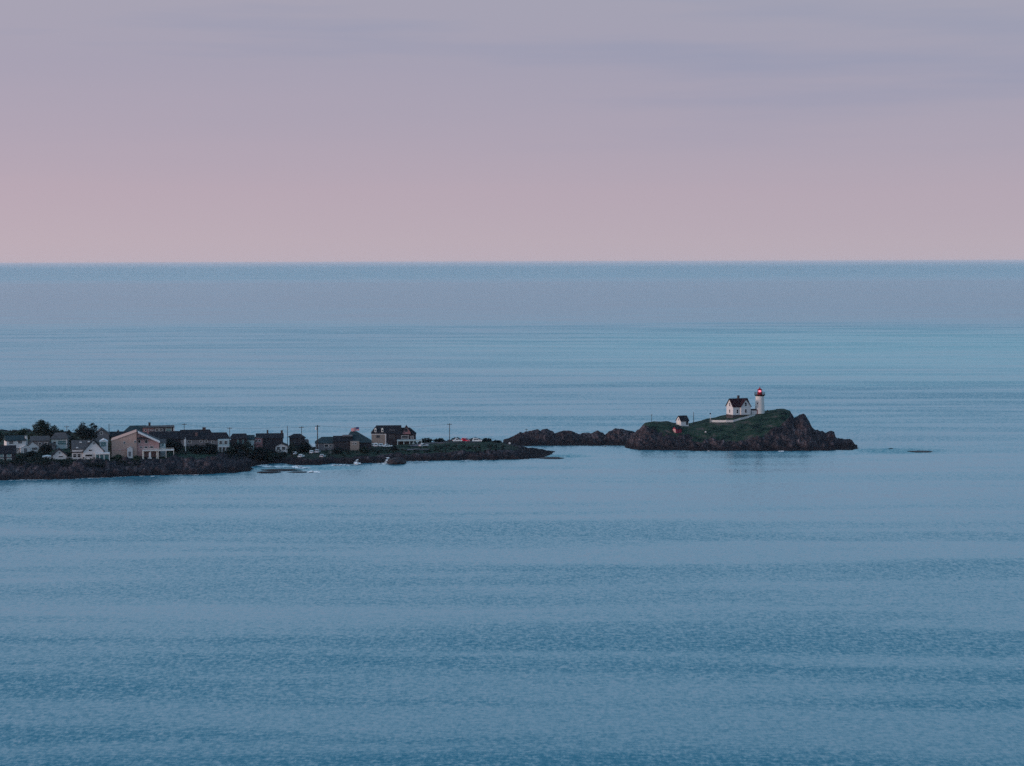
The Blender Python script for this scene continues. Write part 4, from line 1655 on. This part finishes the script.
# ------------------------------------------------------------------ trees and scrub
def leaf_cloud(blobs, per, size, seed):
    """blobs: (x, y, z, radius); small leaf sprays scattered in each"""
    r = np.random.default_rng(seed)
    V, Fc = [], []
    for (x, y, z, rad) in blobs:
        n = max(int(per * rad * rad), 12)
        d = r.normal(size=(n, 3))
        d /= np.linalg.norm(d, axis=1)[:, None]
        rr = rad * (0.45 + 0.65 * r.random(n) ** 0.6)
        c = np.array([x, y, z]) + d * rr[:, None] * np.array([1, 1, .8])
        nrm = d + r.normal(size=(n, 3)) * .7
        nrm /= np.linalg.norm(nrm, axis=1)[:, None]
        a = np.cross(nrm, r.normal(size=(n, 3)))
        a /= np.linalg.norm(a, axis=1)[:, None]
        b_ = np.cross(nrm, a)
        s_ = size * (0.6 + 0.8 * r.random(n))[:, None]
        k0 = len(V)
        for i in range(n):
            for p_ in (c[i] - a[i] * s_[i], c[i] - b_[i] * s_[i] * .6, c[i] + a[i] * s_[i], c[i] + b_[i] * s_[i] * .6):
                V.append(tuple(p_))
            Fc.append((k0 + 4 * i, k0 + 4 * i + 1, k0 + 4 * i + 2, k0 + 4 * i + 3))
    b = MB()
    b.v, b.f = V, Fc
    return b


def tree(px, ytop, Y, halfw, label, m='leaf_dark', conifer=False, seed=1, low=.22, name=None):
    base = at_depth(px, Y)
    k = Y / F
    hgt = on_y(px, ytop, Y).z - base.z
    hw = halfw * k
    r = random.Random(seed)
    o = empty(name or ('conifer_tree' if conifer else 'leafy_tree'), base, r.uniform(0, 6), label, 'tree', 'trees among the houses')
    t = MB()
    blobs = []
    if conifer:
        t.tube((0, 0, -.6), (0, 0, hgt * .96), .22, .03, 7)
        n = int(hgt / .55)
        for i in range(n):
            z = hgt * (.12 + .86 * i / n)
            rad = hw * (1 - (i / n)) ** .85 + .15
            for q in range(5):
                a = r.uniform(0, 6.28)
                d = rad * r.uniform(.35, .8)
                blobs.append((d * math.cos(a), d * math.sin(a), z + r.uniform(-.2, .2), max(rad * .42, .28)))
        blobs.append((0, 0, hgt - .25, .25))
        c = leaf_cloud(blobs, 26, .26, seed)
    else:
        th = hgt * low if low > .1 else -.5
        t.tube((0, 0, -.9), (.1, 0, max(th, .4)), .32, .22, 8)
        for q in range(6):
            a = q * 1.05 + r.uniform(-.3, .3)
            e = (hw * .55 * math.cos(a), hw * .55 * math.sin(a), th + (hgt - th) * r.uniform(.35, .7))
            t.tube((.1, 0, th * r.uniform(.75, 1.0)), e, .15, .05, 6)
        n = int(16 + hw * hgt * .45) if low > .1 else int(30 + hw * 6)
        zc_, zr_ = (th + hgt) / 2, (hgt - th) / 2
        rad = max(min(hw, zr_) * (.36 if low > .1 else .5), .5)
        for q in range(n):
            while True:
                v = Vector((r.uniform(-1, 1), r.uniform(-1, 1), r.uniform(-1, 1)))
                if .25 < v.length < 1:
                    break
            rb = rad * r.uniform(.6, 1.15)
            blobs.append((v.x * (hw - rb * .7), v.y * (hw - rb * .7), zc_ + v.z * (zr_ - rb * .8), rb))
        blobs.append((r.uniform(-.2, .2) * hw, 0, hgt - rad * .8, rad * .8))
        c = leaf_cloud(blobs, 34, .30, seed)
    t.build('trunk', M['bark'], o)
    c.build('crown', M[m], o)
    return o


TREES = [
    (41, 418.8, 905, 12, 'tallest broad dark tree rising behind the white two storey house', 'leaf_dark', False),
    (54, 424.6, 908, 8.5, 'round dark tree on the right flank of the tallest broad tree', 'leaf_dark', False),
    (25, 427.2, 910, 9.5, 'green spreading tree above the slate roof of the white two storey house', 'leaf_mid', False),
    (14, 429.0, 912, 8.5, 'dark round tree next to the left edge, behind the white house', 'leaf_dark', False),
    (-1, 430.2, 906, 10, 'dark tree cut by the left picture edge above the shingled house', 'leaf_dark', False),
    (69, 429.5, 900, 6, 'dark pointed conifer beside the pole between the two big tree groups', 'leaf_ever', True),
    (62, 429.5, 915, 7, 'low round tree behind the hip roofed house', 'leaf_dark', False),
    (83.6, 421.2, 885, 9, 'tall dark tree straight behind the white shore house with roof lights', 'leaf_ever', False),
    (92.4, 422.2, 888, 7.5, 'second peak of dark tree behind the front gable of the shore house', 'leaf_ever', False),
    (76, 428.5, 884, 6, 'dark tree on the left shoulder of the tall twin trees', 'leaf_dark', False),
    (71, 437.5, 870, 5, 'dark bushy tree between the white cottage and the shore house', 'leaf_ever', False),
    (45.5, 443.5, 868, 7, 'dark bushy tree in front of the weathered grey house', 'leaf_ever', False),
    (110.6, 438.0, 868, 3.2, 'slim green tree squeezed between the shore house and the tan house', 'leaf_mid', False),
    (168, 437.5, 884, 7.5, 'dark tree just off the right side of the tan house', 'leaf_ever', False),
    (176, 441.0, 880, 7, 'dark low tree left of the bare white flagpole', 'leaf_ever', False),
    (196, 443.8, 880, 8, 'dark round bush right of the bare white flagpole', 'leaf_ever', False),
    (208.5, 442.2, 882, 9, 'biggest dark round bush left of the two level porch', 'leaf_ever', False),
    (235.5, 440.5, 884, 7, 'dark bush in front of the flat topped house', 'leaf_ever', False),
    (248, 440.8, 886, 8, 'dark bush between the flat topped house and the reddish end wall', 'leaf_dark', False),
    (259, 446.2, 888, 8, 'low dark bush left of the white bungalow', 'leaf_ever', False),
    (292, 441.8, 897, 6.5, 'dark bush right of the white bungalow gable', 'leaf_dark', False),
    (304.5, 441.2, 912, 7, 'dark bush on the slope right of the square house', 'leaf_ever', False),
    (310, 445.6, 912, 5, 'low green bush left of the inn below the transformer pole', 'leaf_dark', False),
    (366.5, 438.5, 922, 6, 'dark bush filling the gap between the inn and the dormered house', 'leaf_dark', False),
    (426, 437.4, 962, 7, 'low dark bush on the skyline right of the pale porch', 'leaf_ever', False),
    (438.5, 437.4, 963, 6, 'dark skyline bush just left of the lone pole', 'leaf_ever', False),
    (456.5, 437.2, 964, 5.5, 'dark skyline bush right behind the first white parked car', 'leaf_ever', False),
    (474.5, 437.4, 964, 7, 'dark skyline bush behind the long white parked car', 'leaf_ever', False),
    (486.5, 437.8, 962, 6.5, 'dark skyline bush beyond the last parked car', 'leaf_ever', False),
    (32, 450.5, 862, 6, 'dark bush under the lower gabled wing of the white two storey house', 'leaf_ever', False),
    (19, 455.0, 848, 7, 'dark bush on the bank between shingled house and garden of the white house', 'leaf_dark', False),
    (67, 452.5, 862, 4, 'dark bush at the right wall of the small white cottage', 'leaf_dark', False),
    (118, 454.0, 853, 5, 'low green bush at the left foot of the tan house gable', 'leaf_mid', False),
    (136, 455.0, 852, 4, 'low green bush beside the white entry porch of the tan house', 'leaf_mid', False),
    (163, 446.5, 872, 5, 'dark bush behind the right end of the raised deck', 'leaf_ever', False),
    (231, 446.0, 880, 4.5, 'dark bush tucked beside the two level porch, on its right', 'leaf_dark', False),
    (270, 449.4, 889, 5, 'low dark bush in front of the white bungalow left wall', 'leaf_dark', False),
    (338, 446.6, 905, 6, 'dark bush against the front wall of the low inn', 'leaf_ever', False),
    (364, 445.6, 906, 5, 'low dark bush right of the pale square wing of the inn', 'leaf_dark', False),
    (394, 444.8, 916, 3.5, 'dark bush below the dark wall left of the pale porch', 'leaf_ever', False),
    (496, 440, 958, 6, 'last low dark bush before the rocky islet', 'leaf_ever', False),
]
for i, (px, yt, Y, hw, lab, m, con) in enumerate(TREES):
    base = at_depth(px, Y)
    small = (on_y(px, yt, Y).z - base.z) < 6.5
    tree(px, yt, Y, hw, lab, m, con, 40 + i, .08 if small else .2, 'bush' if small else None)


def scrub(name, boxes, seed, size=.34):
    """low thicket clothing the bank: one mass of ground cover"""
    r = random.Random(seed)
    blobs = []
    for (x0, x1, y0, y1, n, rad) in boxes:
        for _ in range(n):
            q = spot(r.uniform(x0, x1), r.uniform(y0, y1))
            rb = rad * r.uniform(.5, 1.2)
            blobs.append((q.x, q.y, q.z + rb * .35, rb))
    b = leaf_cloud(blobs, 16, size, seed)
    return kind(b.build(name, M['scrub']), 'stuff')


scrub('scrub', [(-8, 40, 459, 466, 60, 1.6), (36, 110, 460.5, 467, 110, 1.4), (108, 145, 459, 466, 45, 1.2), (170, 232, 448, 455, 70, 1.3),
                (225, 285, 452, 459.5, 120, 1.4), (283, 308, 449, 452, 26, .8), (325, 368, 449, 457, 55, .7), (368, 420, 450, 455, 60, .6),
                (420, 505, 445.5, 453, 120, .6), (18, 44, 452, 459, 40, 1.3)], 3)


# ------------------------------------------------------------------ boulders, surf
def boulder(name, px, py, sx, sy, sz, label, seed, m):
    c = on_z(px, py)
    n, mrows = 26, 12
    b = MB()
    for j in range(mrows + 1):
        ph = -.35 + (math.pi / 2 + .35) * j / mrows
        for i in range(n):
            th = 2 * math.pi * i / n
            d = np.array([math.cos(th) * math.cos(ph), math.sin(th) * math.cos(ph), math.sin(ph)])
            f_ = 1 + .38 * float(fbm(np.array([d[0] * 2.2 + seed]), np.array([d[1] * 2.2 + d[2] * 1.7]), seed, 4)[0])
            b.v.append((d[0] * sx * f_, d[1] * sy * f_, d[2] * sz * f_))
    for j in range(mrows):
        for i in range(n):
            b.f.append((j * n + i, j * n + (i + 1) % n, (j + 1) * n + (i + 1) % n, (j + 1) * n + i))
    o = b.build(name, m)
    o.location = c
    return tag(o, label, 'rock', 'rocks awash off the shore')


dark_rock = mat('wet_dark_rock', (0.030, 0.026, 0.030), .6, .4, .7)
boulder('shore_rock', 396.5, 463.2, 4.2, 6, 2.6, 'dark wedge of rock with a splash of surf, below the dormered house', 3, dark_rock)
boulder('shore_rock', 281, 470.2, 8, 4, .55, 'long low dark ledge in the surf right of the grey cliff', 8, dark_rock)
boulder('shore_rock', 268, 472.6, 5, 3, .6, 'dark ledge against the foot of the grey cliff at the surf', 12, dark_rock)
boulder('shore_rock', 299, 472.2, 4.5, 2.5, .3, 'outermost flat dark ledge in the surf', 15, dark_rock)
boulder('shore_rock', 921, 451.6, 5.5, 5, .30, 'dark reef just breaking the water far right of the island', 19, dark_rock)
boulder('shore_rock', 551, 458.2, 5.5, 4, .5, 'flat dark ledge at the outer tip of the headland', 27, dark_rock)


def foam(name, patches, seed):
    r = random.Random(seed)
    b = MB()
    for (px, py, rx, ry, n, lift) in patches:
        c = on_z(px, py)
        for _ in range(n):
            a, d = r.uniform(0, 6.28), math.sqrt(r.random())
            x, y = c.x + rx * d * math.cos(a), c.y + ry * d * math.sin(a)
            z = .05 + (lift * (1 - d) * r.random() if lift else r.uniform(0, .22))
            s_ = r.uniform(.15, .55)
            k = r.randint(5, 7)
            e = r.uniform(1, 2.6)
            tl_ = r.uniform(-.5, .5) if lift else r.uniform(-.12, .12)
            b.poly([(x + s_ * e * math.cos(q * 6.283 / k) * r.uniform(.6, 1.2), y + s_ * math.sin(q * 6.283 / k) * r.uniform(.6, 1.2),
                     z + tl_ * s_ * math.sin(q * 6.283 / k)) for q in range(k)])
    for (x0, y0), (x1, y1) in zip(SHORE[:-1], SHORE[1:]):
        for _ in range(int(abs(x1 - x0) * 1.1)):
            t_ = r.random()
            c = on_z(x0 + (x1 - x0) * t_, y0 + (y1 - y0) * t_)
            if float(fbm(np.array([c.x / 14]), np.array([3.3]), 61, 3)[0]) < .02:
                continue
            x, y, s_ = c.x, c.y - r.uniform(-1.5, 2.5), r.uniform(.1, .3)
            e, k = r.uniform(1.5, 5), 6
            b.poly([(x + s_ * e * math.cos(q * 6.283 / k) * r.uniform(.6, 1.2), y + s_ * math.sin(q * 6.283 / k) * r.uniform(.6, 1.2), .12) for q in range(k)])
    return kind(b.build(name, M['foam']), 'stuff')


foam('surf', [(262, 465.6, 2.5, 4, 40, 0), (271, 466.8, 4, 3.5, 60, 0), (284, 467.4, 5, 3, 40, 0), (297, 467.2, 3, 4, 70, .9), (304, 468.2, 4, 3, 50, 0),
              (314, 472, 3, 3, 60, .4), (337, 465.2, 2.5, 2.5, 40, .4), (346, 465.4, 3, 2, 24, 0), (357.5, 464.4, 1.8, 2, 80, 2.2), (388.4, 463, 1.4, 2, 150, 2.9),
              (384, 463.8, 3, 2, 40, 0), (195, 475.2, 4, 1, 14, 0), (150, 476.6, 4, 1, 8, 0), (415, 462.3, 8, 1, 36, 0), (470, 461, 8, 1, 16, 0),
              (540, 452.5, 3.5, 2, 30, 0), (530, 460, 4, 1, 10, 0), (710, 451.4, 1.2, 1, 8, .3), (782, 451.4, 1.2, 1, 8, .3), (840, 451.0, 3, 1, 8, 0)], 4)


# ------------------------------------------------------------------ the air over the sea
hm = bpy.data.materials.new('sea_haze')
hm.use_nodes = True
hm.node_tree.nodes.clear()
pv = hm.node_tree.nodes.new('ShaderNodeVolumePrincipled')
pv.inputs['Color'].default_value = (0.80, 0.90, 1.0, 1)
pv.inputs['Density'].default_value = 1.3e-5
pv.inputs['Anisotropy'].default_value = 0.0
ho = hm.node_tree.nodes.new('ShaderNodeOutputMaterial')
hm.node_tree.links.new(pv.outputs[0], ho.inputs['Volume'])
mb = MB()
mb.box(-125000, 125000, -4000, 135000, -5.5, 96)
kind(mb.build('haze', hm), 'stuff')
